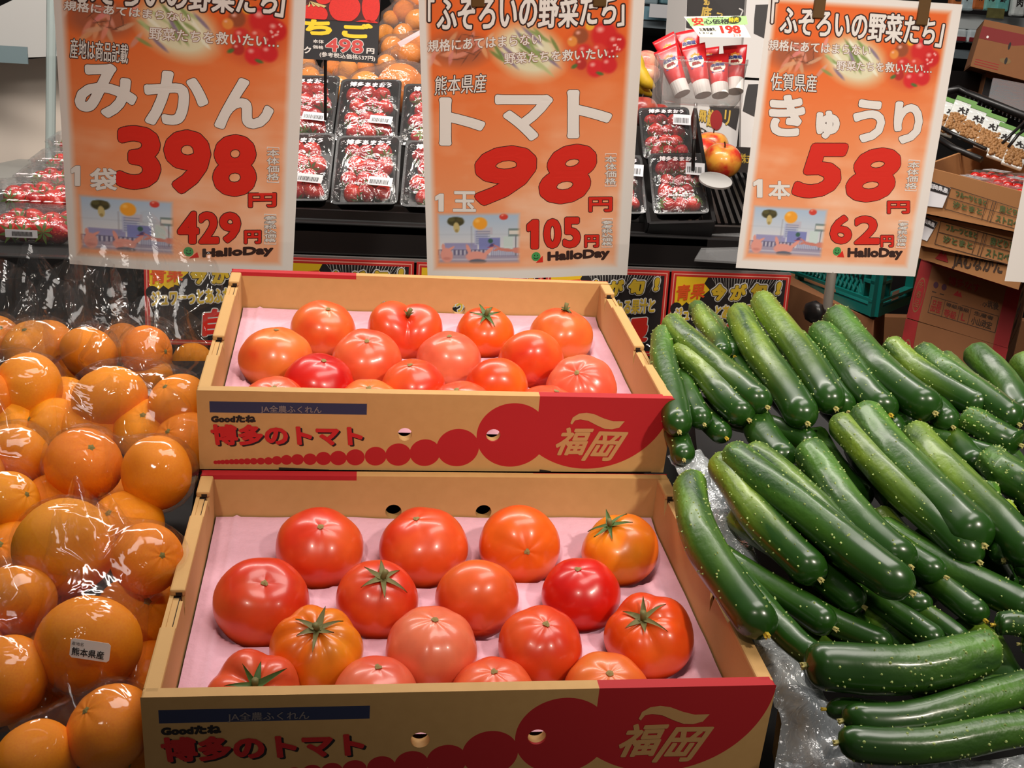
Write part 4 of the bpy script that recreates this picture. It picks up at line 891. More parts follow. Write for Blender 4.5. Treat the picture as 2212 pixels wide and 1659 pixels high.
# crate edge and crumpled clear liner
M_liner = film_mat('liner_film', tint=(214, 222, 228), haze=.58, base=.10, edge=.6, bump=1.0, bscale=60, rough=.16)
def liner(name, left, right, label, seed, amp=.008):
    ny, nx = 90, 16; vs = []
    def interp(pts, t):
        k = min(len(pts)-2, int(t*(len(pts)-1))); f = t*(len(pts)-1)-k; return pts[k].lerp(pts[k+1], f)
    for j in range(ny+1):
        a, c = interp(left, j/ny), interp(right, j/ny)
        for i in range(nx+1):
            s = i/nx; p = a.lerp(c, s); k = noise.noise(V((p.x*45, p.y*45, seed)))+.6*abs(noise.noise(V((p.x*110, p.y*90, seed+4))))
            vs.append(p+V((0, -.5, 1)).normalized()*(amp*k*1.4+.006*math.sin(s*math.pi)))
    o = obj(name, mesh(name, vs, [(j*(nx+1)+i, j*(nx+1)+i+1, (j+1)*(nx+1)+i+1, (j+1)*(nx+1)+i) for j in range(ny) for i in range(nx)], M_liner, True)); return tag(o, label, 'plastic liner', 'clear plastic liners')
liner('plastic_liner', [at(1440, 985, 1.02), at(1478, 1060, 1.0), at(1560, 1240, .92), at(1650, 1440, .86), at(1690, 1560, .83), at(1668, 1690, .82)],
      [at(1520, 985, 1.05), at(1560, 1060, 1.0), at(1650, 1240, .935), at(1745, 1440, .87), at(1820, 1560, .83), at(1850, 1690, .80)], 'crumpled clear plastic liner between lower carton and cucumbers', 2)
liner('plastic_liner', [at(1680, 1650, .80), at(1900, 1640, .775), at(2250, 1630, .775)], [at(1740, 1720, .79), at(1900, 1700, .765), at(2250, 1700, .765)], 'crumpled clear plastic liner along the bottom edge', 7)
liner('plastic_liner', [at(1395, 745, 1.22), at(1425, 735, 1.24), at(1520, 700, 1.3)], [at(1440, 800, 1.22), at(1500, 790, 1.24), at(1560, 760, 1.28)], 'clear plastic liner behind the leftmost cucumber', 9)
k0, k1 = at(1692, 1440, .90), at(1760, 1720, .80)
o = slab('cucumber_crate', [k0, k0+V((.012, 0, 0)), k1+V((.012, 0, 0)), k1], 0, M_kraft, 'cardboard crate wall under the clear liner', 'crate', .6)
# ================================================================ strawberry case behind
def PY_(x, y, Y): return on_plane(x, y, V((0, Y, 0)), V((0, 1, 0)))
IDS = lambda o: (lambda x, y, off: V((x, -off, y)))
c0 = PY_(1705, 592, 2.16); c1 = PY_(640, 541, 2.16); zt = (c0.z+c1.z)/2; zu = PY_(790, 470, 2.16).z
t = thing('display_case', 'long black refrigerated display case behind the cartons', 'display case', Matrix.Translation((c0.x, 2.18, 0)))
XL = PY_(230, 520, 2.16).x; L_ = XL-c0.x
b = MB(); b.box(L_, 0, 0, .76, .1, zt-.012); obj('case_body', b.mesh('case_body', M_blackmatte), t)
b = MB(); b.box(L_, .0, -.02, .05, zt, zu-.012); bevel(obj('bumper', b.mesh('bumper', M_black), t), .004)
b = MB(); b.box(L_, .0, -.03, -.012, zt-.008, zt-.002); obj('price_rail', b.mesh('price_rail', mat('clear_rail', (150, 146, 142), .2, alpha=.6)), t)
b = MB(); b.prism([(-.02, zu-.014), (.75, zu+.03), (.75, zu+.01), (-.02, zu-.03)], L_, -.18, 'x'); obj('deck', b.mesh('deck', M_blackmatte), t)
b = MB(); b.box(L_, 0, .03, .05, zt, zu+.006); obj('deck_lip', b.mesh('deck_lip', M_black), t)
cl = PY_(70, 549, 1.96); cm_ = PY_(70, 606, 1.96)
t = thing('display_case', 'lower left section of the black display case under the stepped punnets', 'display case', Matrix.Translation((XL-.004, 1.96, 0)))
b = MB(); b.box(-1.9, 0, .02, .9, .1, cm_.z); obj('case_body', b.mesh('case_body', M_blackmatte), t)
b = MB(); b.box(-1.9, 0, 0, .03, cm_.z+.001, cl.z-.004); bevel(obj('bumper', b.mesh('bumper', M_black), t), .003)
b = MB(); b.box(-1.9, 0, .031, 1.0, cm_.z+.001, cl.z-.012); obj('deck', b.mesh('deck', M_blackmatte), t)
# printed cards on the case front
M_cred = mat('card_red', (196, 38, 32), .6); M_cpink = mat('card_pink', (240, 170, 150), .6); M_cyel = mat('card_yellow', (238, 196, 24), .6); M_corg = mat('card_orange', (224, 84, 20), .6)
M_cw = mat('card_white', (222, 220, 214), .6); M_cgold = mat('card_gold', (214, 180, 44), .6)
cwid = (PY_(1705, 592, 2.13)-PY_(1446, 580, 2.13)).length; chgt = cwid*.70
for i in range(5):
    xr = c0.x-.002-i*(cwid+.005)
    lab = ['rightmost seasonal card behind the cucumber heap', 'seasonal card above the upper carton right corner', 'seasonal card behind the middle poster', 'seasonal card between the left and middle posters', 'leftmost seasonal card behind the bagged mandarins'][i]
    t = thing('seasonal_card', 'black and yellow framed '+lab, 'sign', Matrix.Translation((xr-cwid, 2.145-.0, zt-.006-chgt)), 'seasonal cards on the case front')
    b = MB(); b.box(0, cwid, -.0012, .002, 0, chgt); obj('card', b.mesh('card', M_cred), t)
    S = IDS(None); w_ = cwid
    poly(t, rect(.016*w_, .984*w_, .016*w_, chgt-.016*w_), S, M_cpink, .0016); poly(t, rect(.024*w_, .976*w_, .024*w_, chgt-.024*w_), S, M_cred, .0019); poly(t, rect(.04*w_, .96*w_, .04*w_, chgt-.04*w_), S, M_ink, .0022)
    H = chgt; Y = lambda v: H-v*w_
    for k in range(26):  # white speed lines
        x = .33+.62*k/26; a = (x-.55)*.5
        poly(t, [(x*w_, Y(.04)), ((x+.004)*w_, Y(.04)), ((x-a*.35)*w_, Y(.04+.05+.10*abs(math.sin(k*2.3))))], S, M_cw, .0025)
    bur = [(.04, .04), (.30, .04), (.275, .09), (.325, .14), (.27, .19), (.285, .25), (.22, .235), (.20, .29), (.14, .245), (.10, .285), (.04, .25)]
    poly(t, [(x*w_, Y(v)) for x, v in bur], S, M_cyel, .0025)
    for cx, cy, q in ((.06, .30, .05), (.14, .31, .045), (.22, .30, .05), (.29, .22, .04)): poly(t, ellipse(cx*w_, Y(cy), q*w_, q*w_, 16), S, M_ink, .0028)
    kw = dict(wt=.0016, off=.0036)
    write(t, '青果', (.045*w_, Y(.24)), (.285*w_, Y(.21)), (.05*w_, Y(.11)), S, M_corg, wt=.0009, off=.0036)
    for s, a, bt, a1, tp in (('今', .33, .235, .46, .09), ('が', .49, .225, .63, .085), ('旬', .66, .205, .80, .075), ('!', .87, .17, .92, .055)):
        write(t, s, (a*w_, Y(bt)), (a1*w_, Y(bt-.01)), ((a+.008)*w_, Y(tp)), S, M_ink, wt=.0036, off=.0040, outline=.0022, om=M_cw); write(t, s, ((a+.004)*w_, Y(bt-.004)), ((a1-.004)*w_, Y(bt-.014)), ((a+.012)*w_, Y(tp+.004)), S, M_cgold, wt=.0022, off=.0046)
    write(t, 'ジュワーっとあふれる果汁と', (.05*w_, Y(.41)), (.90*w_, Y(.34)), (.05*w_, Y(.29)), S, M_cgold, wt=.0008, outline=.0019, om=M_cw, off=.0040)
    write(t, '自慢', (.42*w_, Y(.63)), (.86*w_, Y(.58)), (.43*w_, Y(.42)), S, M_pred, wt=.0024, outline=.002, om=M_cw, off=.0040)

# ---- strawberries in clear-lidded black punnets
def berry_mat():
    m = mat('strawberry_skin', (200, 16, 26), .3, coat=.5); nt = m.node_tree; N = nt.nodes.new; L = nt.links.new; b = nt.nodes['Principled BSDF']
    tc = N('ShaderNodeTexCoord'); vo = N('ShaderNodeTexVoronoi'); vo.inputs['Scale'].default_value = 260; L(tc.outputs['Object'], vo.inputs[0])
    r = N('ShaderNodeMapRange'); r.inputs[1].default_value = .18; r.inputs[2].default_value = .3; L(vo.outputs['Distance'], r.inputs[0])
    oi = N('ShaderNodeObjectInfo'); c = N('ShaderNodeMix'); c.data_type = 'RGBA'; c.inputs[6].default_value = (*lin((176, 10, 30)), 1); c.inputs[7].default_value = (*lin((222, 40, 24)), 1); L(oi.outputs['Random'], c.inputs[0])
    mx = N('ShaderNodeMix'); mx.data_type = 'RGBA'; mx.inputs[6].default_value = (*lin((226, 110, 60)), 1); L(r.outputs[0], mx.inputs[0]); L(c.outputs[2], mx.inputs[7]); L(mx.outputs[2], b.inputs['Base Color'])
    bp = N('ShaderNodeBump'); bp.inputs['Strength'].default_value = .6; bp.inputs['Distance'].default_value = .0012; L(vo.outputs['Distance'], bp.inputs['Height']); L(bp.outputs[0], b.inputs['Normal']); return m
M_berry = berry_mat(); M_leaf = mat('strawberry_leaf', (110, 140, 60), .6)
def berry_mesh(seed):
    vs = []; n, m = 14, 10
    for j in range(m+1):
        s = j/m; q = .0165*math.sin(math.pi*min(1, s*.96+.04))**.62*(1-.45*s) if 0 < s < 1 else .0005; q *= 1.18
        for i in range(n): a = 2*math.pi*i/n; vs.append((q*math.cos(a)*(1+.06*math.sin(2*a+seed)), q*math.sin(a), .016-.036*s))
    fs = [(j*n+i, (j+1)*n+i, (j+1)*n+(i+1) % n, j*n+(i+1) % n) for j in range(m) for i in range(n)]+[tuple(range(n)), tuple(range(m*n, m*n+n))[::-1]]
    k = len(vs); mi = [0]*len(fs)
    for i in range(7):
        a = 2*math.pi*i/7; vs += [(0, 0, .017), (.008*math.cos(a-.3), .008*math.sin(a-.3), .0175), (.017*math.cos(a), .017*math.sin(a), .015), (.008*math.cos(a+.3), .008*math.sin(a+.3), .0175)]; fs.append((k, k+1, k+2, k+3)); mi.append(1); k += 4
    me = mesh('strawberry', vs, fs, [M_berry, M_leaf], True); me.polygons.foreach_set('material_index', mi); return me
BM_ = [berry_mesh(s) for s in range(3)]
M_lid = film_mat('lid_film', haze=.03, base=.05, edge=.35, bump=.9, bscale=26, rough=.08)
M_barw = mat('barcode_white', (225, 225, 228), .7)
M_lidp = mat('lid_white_print', (232, 222, 224), .6)
def punnet(BL, BR, TL, words, where, seed, cols=3, rows=4, h=.035, sticker=1, clear=False):
    mw = frame_xy(BL, BR-BL, TL-BL); wd = (BR-BL).length; ln = (TL-BL).length; rg = random.Random(seed)
    t = thing('strawberry_punnet', words, 'punnet', mw, 'strawberry punnets')
    b = MB(); n = 24
    def ring(ins, z, rc=.012):
        out = []
        for cx, cy, a0 in ((wd-ins-rc, ins+rc, -math.pi/2), (wd-ins-rc, ln-ins-rc, 0), (ins+rc, ln-ins-rc, math.pi/2), (ins+rc, ins+rc, math.pi)):
            for k in range(6): a = a0+math.pi/2*k/5; out.append((cx+rc*math.cos(a), cy+rc*math.sin(a), z))
        return out
    rs = [ring(.012, 0), ring(.004, h-.004), ring(.0, h-.003), ring(.0, h), ring(.005, h), ring(.013, .003)]
    for r_ in rs: b.v += r_
    for j in range(5): b.f += [(j*n+k, j*n+(k+1) % n, (j+1)*n+(k+1) % n, (j+1)*n+k) for k in range(n)]
    b.f += [tuple(range(n))[::-1], tuple(range(5*n, 6*n))]; b.mi = [0]*len(b.f)
    obj('tray', b.mesh('tray', M_lid if clear else M_black), t)
    nx, ny = 14, 18; vs = []
    for j in range(ny+1):
        for i in range(nx+1):
            u, v = i/nx, j/ny; dm = (1-(2*u-1)**4)*(1-(2*v-1)**4); vs.append((.002+u*(wd-.004), .002+v*(ln-.004), h+.001+.014*dm+.002*noise.noise(V((u*5, v*6, seed)))*dm))
    obj('lid_film', mesh('lid_film', vs, [(j*(nx+1)+i, j*(nx+1)+i+1, (j+1)*(nx+1)+i+1, (j+1)*(nx+1)+i) for j in range(ny) for i in range(nx)], M_lid, True), t)
    S = lambda x, y, off: V((x, y, h+.0165+off))
    write(t, '博多あまおう', (.18*wd, .78*ln), (.86*wd, .76*ln), (.18*wd, .86*ln), S, M_lidp, wt=.0006, res=1, shear=.1)
    write(t, 'JA全農ふくれん', (.30*wd, .20*ln), (.62*wd, .19*ln), (.30*wd, .24*ln), S, M_lidp, wt=.0001, res=1)
    if sticker:
        x0, y0 = (.55, .20) if sticker == 1 else (.62, .55); W_, H_ = (.36, .12) if sticker == 1 else (.34, .20)
        st = MB(); a = -.12; o0 = V((x0*wd, y0*ln, 0))
        def Q(x, y, off=0): return S(o0.x+x*math.cos(a)-y*math.sin(a), o0.y+x*math.sin(a)+y*math.cos(a), off)
        so = obj('price_sticker', mesh('price_sticker', [Q(x, y, z) for z in (.001, .0006) for x, y in rect(0, W_*wd, 0, H_*ln)], [(0, 1, 2, 3), (7, 6, 5, 4)], M_barw), t)
        b = MB(); x = .08*W_*wd
        while x < .85*W_*wd: q = rg.choice((.0006, .001, .0014)); b.add([Q(x, .15*H_*ln, .0014), Q(x+q, .15*H_*ln, .0014), Q(x+q, .65*H_*ln, .0014), Q(x, .65*H_*ln, .0014)], [(0, 1, 2, 3)]); x += q+rg.choice((.0008, .0014))
        obj('barcode', b.mesh('barcode', M_ink), so)
    for j in range(rows):
        for i in range(cols):
            x = (i+.5+.18*(-1)**j)/cols; y = (j+.55)/rows; x = .17+.66*x; y = .10+.80*y
            p = mw @ V((x*wd+rg.uniform(-.003, .003), y*ln+rg.uniform(-.003, .003), h*.55+rg.uniform(0, .006)))
            ax = (mw.to_3x3() @ V((rg.uniform(-.5, .5), rg.uniform(-1.2, -.5) if j else rg.uniform(-1, .2), rg.uniform(-.1, .35)))).normalized(); x_ = ax.orthogonal().normalized()
            sc_ = rg.uniform(1.02, 1.24)*wd/.125*(3/cols)
            s = obj('strawberry', BM_[rg.randrange(3)]); s.matrix_world = frame(p, x_, ax.cross(x_), ax) @ Matrix.Rotation(rg.random()*6, 4, 'Z') @ Matrix.Scale(sc_, 4)
            tag(s, 'strawberry inside the punnet '+where, 'strawberry', 'strawberries in the punnet '+where)
PN = [((718, 465), (862, 465), (723, 318), 2.24, 2.33, 'lower middle punnet of strawberries with white barcode', 'lower middle'),
      ((725, 330), (860, 331), (736, 197), 2.36, 2.46, 'upper middle punnet of strawberries', 'upper middle'),
      ((556, 457), (714, 458), (566, 312), 2.24, 2.33, 'lower left punnet of strawberries beside the 398 poster', 'lower left, by the 398 poster'),
      ((572, 322), (722, 324), (588, 188), 2.36, 2.46, 'upper left punnet of strawberries beside the 398 poster', 'upper left, by the 398 poster'),
      ((866, 470), (1010, 474), (862, 328), 2.24, 2.33, 'lower right punnet of strawberries beside the 98 poster', 'lower right, by the 98 poster'),
      ((864, 340), (998, 342), (863, 207), 2.36, 2.46, 'upper right punnet of strawberries beside the 98 poster', 'upper right, by the 98 poster')]
for i, (a, c, d, z0, z1, words, wh) in enumerate(PN): punnet(at(*a, z0), at(*c, z0), at(*d, z1), words, wh, 20+i)
for i, (a, c, d, z0, z1, words, wh) in enumerate([((1408, 486), (1528, 484), (1386, 356), 2.28, 2.36, 'front strawberry punnet in the black crate', 'at the front of the black crate'),
      ((1386, 368), (1498, 366), (1371, 258), 2.40, 2.48, 'rear strawberry punnet in the black crate', 'at the rear of the black crate'),
      ((1290, 486), (1394, 485), (1280, 360), 2.28, 2.36, 'strawberry punnet left of the black crate, half hidden', 'left of the black crate')]):
    punnet(at(*a, z0), at(*c, z0), at(*d, z1), words, wh, 40+i, sticker=2)
t = thing('punnet_crate', 'black crate holding two strawberry punnets right of the 98 poster', 'crate', None)
b = MB()
for (p, q) in (((1398, 500, 2.25), (1357, 250, 2.50)), ((1398, 500, 2.25), (1537, 496, 2.25)), ((1537, 496, 2.25), (1497, 252, 2.50))):
    p, q = at(*p), at(*q); n = V((0, -.5, .85)); s = (q-p).normalized().cross(n).normalized()*.004
    b2 = MB(); vs = [p-s, q-s, q+s, p+s]; b2.add([v-n*.03 for v in vs]+[v+n*.022 for v in vs], [(3, 2, 1, 0), (4, 5, 6, 7), (0, 1, 5, 4), (1, 2, 6, 5), (2, 3, 7, 6), (3, 0, 4, 7)]); obj('crate_wall', b2.mesh('crate_wall', M_black), t)
# stepped punnets at the far left, seen edge-on
for i, (x, y, z, w_) in enumerate([(-60, 540, 2.02, .30), (-40, 474, 2.15, .34), (28, 434, 2.30, .30), (62, 396, 2.45, .27), (98, 352, 2.62, .24)]):
    o = at(x, y, z); a = .14; punnet(o, o+V((w_*.62, 0, 0)), o+V((0, .14*math.cos(a), .14*math.sin(a))), ['lowest punnet of the stepped row at the far left', 'second lowest punnet of the stepped left row', 'middle punnet of the stepped left row', 'second highest punnet of the stepped left row', 'highest punnet of the stepped left row'][i], ['lowest', 'second lowest', 'in the middle', 'second highest', 'highest'][i]+' in the stepped left row', 60+i, cols=4, rows=3, h=.050, sticker=0, clear=True)
o = at(12, 512, 2.0)
b = MB(); b.box(0, .055, -.001, 0, 0, .014); lb = tag(obj('barcode_label', b.mesh('barcode_label', M_barw)), 'white barcode label on the lowest far-left punnet', 'label'); lb.location = o
b = MB(); 
for k in range(16): b.box(.012+k*.0022, .0132+k*.0022, -.0014, -.001, .003, .011)
obj('barcode', b.mesh('barcode', M_ink), lb)

# left end panel of the case: brushed steel, white strip, glass edge
M_steel = mat('brushed_steel', (226, 212, 198), .45, metal=.0, noise_amt=.08, noise_scale=2); M_pan = mat('panel_white', (196, 194, 190), .5)
t = thing('case_end_panel', 'pale steel end panel of the case at the upper left', 'panel', None)
Yp = 3.4
q = [PY_(-80, 700, Yp), PY_(150, 700, Yp), PY_(150, 120, Yp), PY_(-80, 140, Yp)]; b = MB(); b.add([v for v in q]+[v+V((0, .03, 0)) for v in q], [(0, 1, 2, 3), (7, 6, 5, 4), (3, 2, 6, 7), (1, 5, 6, 2)]); obj('steel_sheet', b.mesh('steel_sheet', M_steel), t)
q = [PY_(-80, 130, Yp-.1), PY_(200, 118, Yp-.1), PY_(200, -40, Yp-.1), PY_(110, -40, Yp-.1), PY_(-80, 52, Yp-.1)]; b = MB(); b.add(q+[v+V((0, .03, 0)) for v in q], [(0, 1, 2, 3, 4), (9, 8, 7, 6, 5), (4, 3, 8, 9), (0, 5, 6, 1)]); obj('white_strip', b.mesh('white_strip', M_pan), t)
b = MB(); b.box(*sorted((PY_(-80, 105, Yp-.13).x, PY_(60, 105, Yp-.13).x)), Yp-.135, Yp-.13, PY_(0, 135, Yp-.13).z, PY_(0, 98, Yp-.13).z); obj('blue_grey_strip', b.mesh('blue_grey_strip', mat('strip_bluegrey', (120, 138, 142), .5)), t)
b = MB(); b.tube([PY_(108, 420, Yp-.4), PY_(112, -30, Yp-.4)], .012, 10); obj('glass_edge', b.mesh('glass_edge', mat('glass_edge', (190, 205, 202), .15, alpha=.7)), t)
b = MB(); b.box(*sorted((PY_(-80, 400, Yp-.5).x, PY_(140, 400, Yp-.5).x)), Yp-.9, Yp-.02, PY_(0, 346, Yp-.1).z-.3, PY_(0, 346, Yp-.1).z-.0); obj('side_ledge', b.mesh('side_ledge', mat('ledge_grey', (150, 148, 142), .5)), t)

# ---- strawberry price sign on a thin black pole
o = at(560, 120, 2.1); sg = thing('strawberry_sign', 'black strawberry price sign with yellow lettering reading 498', 'sign', frame_xy(o, at(817, 137, 2.1)-o, V((0, .12, 1))))
inv = sg.matrix_world.inverted()
def SG(x, y):  # crop pixels of the sign to local metres
    p = on_plane(640+x/7.628, y/7.628, o, (sg.matrix_world.to_3x3() @ V((0, 0, 1)))); l = inv @ p; return (l.x, l.y)
w0 = SG(1335, 1045)[0]; hh = SG(1350, -100)[1]
b = MB(); b.box(0, w0, 0, hh, -.003, 0); obj('board', b.mesh('board', mat('sign_black', (30, 28, 34), .5)), sg)
S = lambda x, y, off: V((x, y, off)); yb = SG(700, 340)[1]
poly(sg, rect(0, w0, yb, hh), S, mat('berry_print_dark', (70, 14, 14), .5), .0004)
M_bp = mat('berry_print', (214, 34, 24), .5, noise_amt=.25, noise_scale=500)
for cx, cy, rx, ry in ((-400, 200, 300, 230), (280, 240, 240, 170), (800, 130, 260, 240), (1230, 120, 150, 250), (1150, 390, 200, 60), (450, 0, 120, 70)):
    pts = [SG(cx+rx*math.cos(a), cy+ry*math.sin(a)) for a in np.linspace(0, 6.2832, 29)[:-1]]; pts = [(min(max(x, 0), w0), max(min(y, hh), yb)) for x, y in pts]; poly(sg, pts, S, M_bp, .0008, 'berry_picture')
for a in range(5):
    x = 240+60*a; poly(sg, [SG(230, 20), SG(100+a*90, 110+10*abs(a-2)), SG(140+a*90, 100)], S, mat('leaf_print', (206, 186, 120), .6), .0012, 'berry_picture')
M_sy = mat('sign_yellow', (250, 206, 40), .5)
write(sg, 'ち', SG(110, 570), SG(590, 590), SG(110, 310), S, M_sy, wt=.0022); write(sg, 'ご', SG(750, 620), SG(1260, 640), SG(750, 375), S, M_sy, wt=.0022)
write(sg, 'い', SG(-500, 560), SG(-60, 570), SG(-500, 300), S, M_sy, wt=.0022)
write(sg, 'パック', SG(-160, 860), SG(245, 890), SG(-160, 740), S, M_white, wt=.0005)
write(sg, '本体', SG(275, 708), SG(455, 722), SG(275, 645), S, M_white, wt=.0002, res=2); write(sg, '価格', SG(270, 800), SG(450, 815), SG(270, 740), S, M_white, wt=.0002, res=2)
write(sg, '498', SG(480, 845), SG(1100, 890), SG(490, 620), S, mat('sign_red', (206, 70, 66), .5), wt=.0010, outline=.0011, om=M_cw)
write(sg, '円', SG(1155, 885), SG(1285, 895), SG(1160, 790), S, M_white, wt=.0005)
write(sg, '(参考税込価格537円)', SG(385, 945), SG(1300, 1020), SG(385, 850), S, M_white, wt=.0002, res=2)
b = MB(); p0, p1 = at(703, 125, 2.11), at(703, 260, 2.16); b.tube([inv @ p0, inv @ p1], .0032, 8); obj('pole', b.mesh('pole', M_black), sg)

# ---- bagged oranges behind the strawberries
OR = [(865, 190, 52, 2.65), (790, 195, 40, 2.65), (940, 200, 48, 2.7), (668, 168, 24, 2.75), (700, 185, 24, 2.7), (735, 190, 26, 2.7), (752, 152, 24, 2.8), (790, 150, 22, 2.85), (720, 150, 22, 2.85),
      (885, 118, 26, 2.85), (848, 105, 26, 2.9), (905, 95, 25, 2.9), (870, 75, 24, 3.0), (832, 75, 22, 3.05), (900, 45, 26, 3.05), (872, 25, 24, 3.1), (845, 40, 18, 3.1), (905, 5, 24, 3.15), (870, -8, 22, 3.15), (660, 140, 22, 2.85), (835, 140, 22, 2.8)]
for i, (x, y, r, z) in enumerate(OR):
    mandarin(at(x, y, z), r*z/FPX, V((rnd.uniform(-1, 1), -1, rnd.uniform(-.3, 1))), 'bagged orange behind the strawberry punnets' if i > 2 else ['largest bagged orange above the punnets', 'bagged orange left of the largest', 'bagged orange half behind the 98 poster'][i], 'bagged oranges behind the punnets', i, False, 'orange')
for i, (ids, words) in enumerate([((0, 1, 2), 'clear bag around the large oranges'), ((3, 4, 19), 'clear bag of oranges left of the sign pole'), ((5, 6, 7, 8), 'clear bag of oranges right of the sign pole'), ((9, 10, 11, 20), 'clear bag of oranges with a white label band'), ((12, 13, 14, 15, 16), 'printed net bag of oranges higher up'), ((17, 18), 'topmost clear bag of oranges')]):
    balls = [(at(OR[k][0], OR[k][1], OR[k][3]), OR[k][2]*OR[k][3]/FPX) for k in ids]
    vs, fs, c = wrap(balls, M_bag, 'bag', None, 50+i, crumple=.008, pad=.006)
    o = obj('plastic_bag', mesh('plastic_bag', [tuple(np.array(v)-np.array(c)) for v in vs], fs, film_mat('bag_film_far', tint=(255, 225, 210), haze=.10, base=.05, edge=.4, bump=.9, bscale=30), True)); o.location = c; tag(o, words, 'bag', 'clear bags of oranges behind the punnets')
lbp = [at(858, 92, 2.78), at(912, 62, 2.76), at(914, 72, 2.76), at(866, 102, 2.78)]
o = obj('bag_label', mesh('bag_label', lbp+[p+V((0, .001, 0)) for p in lbp], [(0, 1, 2, 3), (7, 6, 5, 4)], mat('pink_label', (236, 206, 208), .6))); tag(o, 'pale pink label band across a bag of oranges', 'label')
t = tag(obj('rear_shelf', (lambda b: (b.box(XL+.05, at(1300, 300, 3).x, 2.98, 3.6, 0, at(780, 215, 2.75).z-.10), b.mesh('rear_shelf', M_blackmatte))[1])(MB())), 'black shelf under the bagged oranges', 'shelf')
# ================================================================ things right of the strawberry case
def quadbox(name, label, cat, fq, depth, m, group=None, open_top=False, wall=.006):
    "box from front corners BL,BR,TR,TL and a depth vector; returns root, surface map of the front (metres), width, height"
    BL, BR, TR, TL = fq; o = BL; t = thing(name, label, cat, Matrix.Translation(o), group); P = [p-o for p in fq]; Q = [p+depth for p in P]
    def panel(nm, a, n): 
        q = a+[p+n for p in a]; obj(nm, mesh(nm, q, [(0, 1, 2, 3), (7, 6, 5, 4), (0, 4, 5, 1), (1, 5, 6, 2), (2, 6, 7, 3), (3, 7, 4, 0)], m), t)
    dn = depth.normalized()*wall; u = (P[1]-P[0]).normalized(); v = (P[3]-P[0]).normalized()
    panel('front_panel', P, dn); panel('back_panel', Q, -dn); panel('side_panel', [P[0]+dn, P[3]+dn, Q[3]-dn, Q[0]-dn], u*wall); panel('side_panel', [P[1]+dn, P[2]+dn, Q[2]-dn, Q[1]-dn], -u*wall)
    panel('bottom_panel', [P[0]+dn+v*.001, P[1]+dn+v*.001, Q[1]-dn+v*.001, Q[0]-dn+v*.001], v*wall)
    if not open_top: panel('lid', [P[3]+dn, P[2]+dn, Q[2]-dn, Q[3]-dn], -v*wall)
    n = u.cross(v).normalized(); n = n if n.dot(CAM-o) > 0 else -n
    W, H = (P[1]-P[0]).length, (P[3]-P[0]).length
    def S(x, y, off):
        a, b_ = x/W, y/H; return P[0]*(1-a)*(1-b_)+P[1]*a*(1-b_)+P[2]*a*b_+P[3]*(1-a)*b_+n*off
    return t, S, W, H
def pxmap(fq):
    "photo pixels to metres on the plane of the front face"
    BL, BR, TR, TL = fq; u = (BR-BL); v = (TL-BL); n = u.cross(v)
    def f(x, y):
        p = on_plane(x, y, BL, n.normalized())-BL; uu, vv, uv = u.dot(u), v.dot(v), u.dot(v); pu, pv = p.dot(u), p.dot(v); D = uu*vv-uv*uv
        return ((pu*vv-pv*uv)/D*u.length, (pv*uu-pu*uv)/D*v.length)
    return f
def wr(t, s, f, S, bl, br, tl, m, **k): write(t, s, f(*bl), f(*br), f(*tl), S, m, **k)
M_k2 = mat('kraft_card_shaded', (156, 106, 60), .8, noise_amt=.06, noise_scale=40); M_k3 = mat('kraft_card_brown', (132, 84, 48), .85, noise_amt=.06, noise_scale=40)  # dimmer light at the right put into these kraft tones and the red
M_rc = mat('carton_red_print', (146, 24, 24), .75); M_gi = mat('green_ink', (70, 84, 40), .8); M_bi = mat('brown_ink', (60, 40, 26), .8)

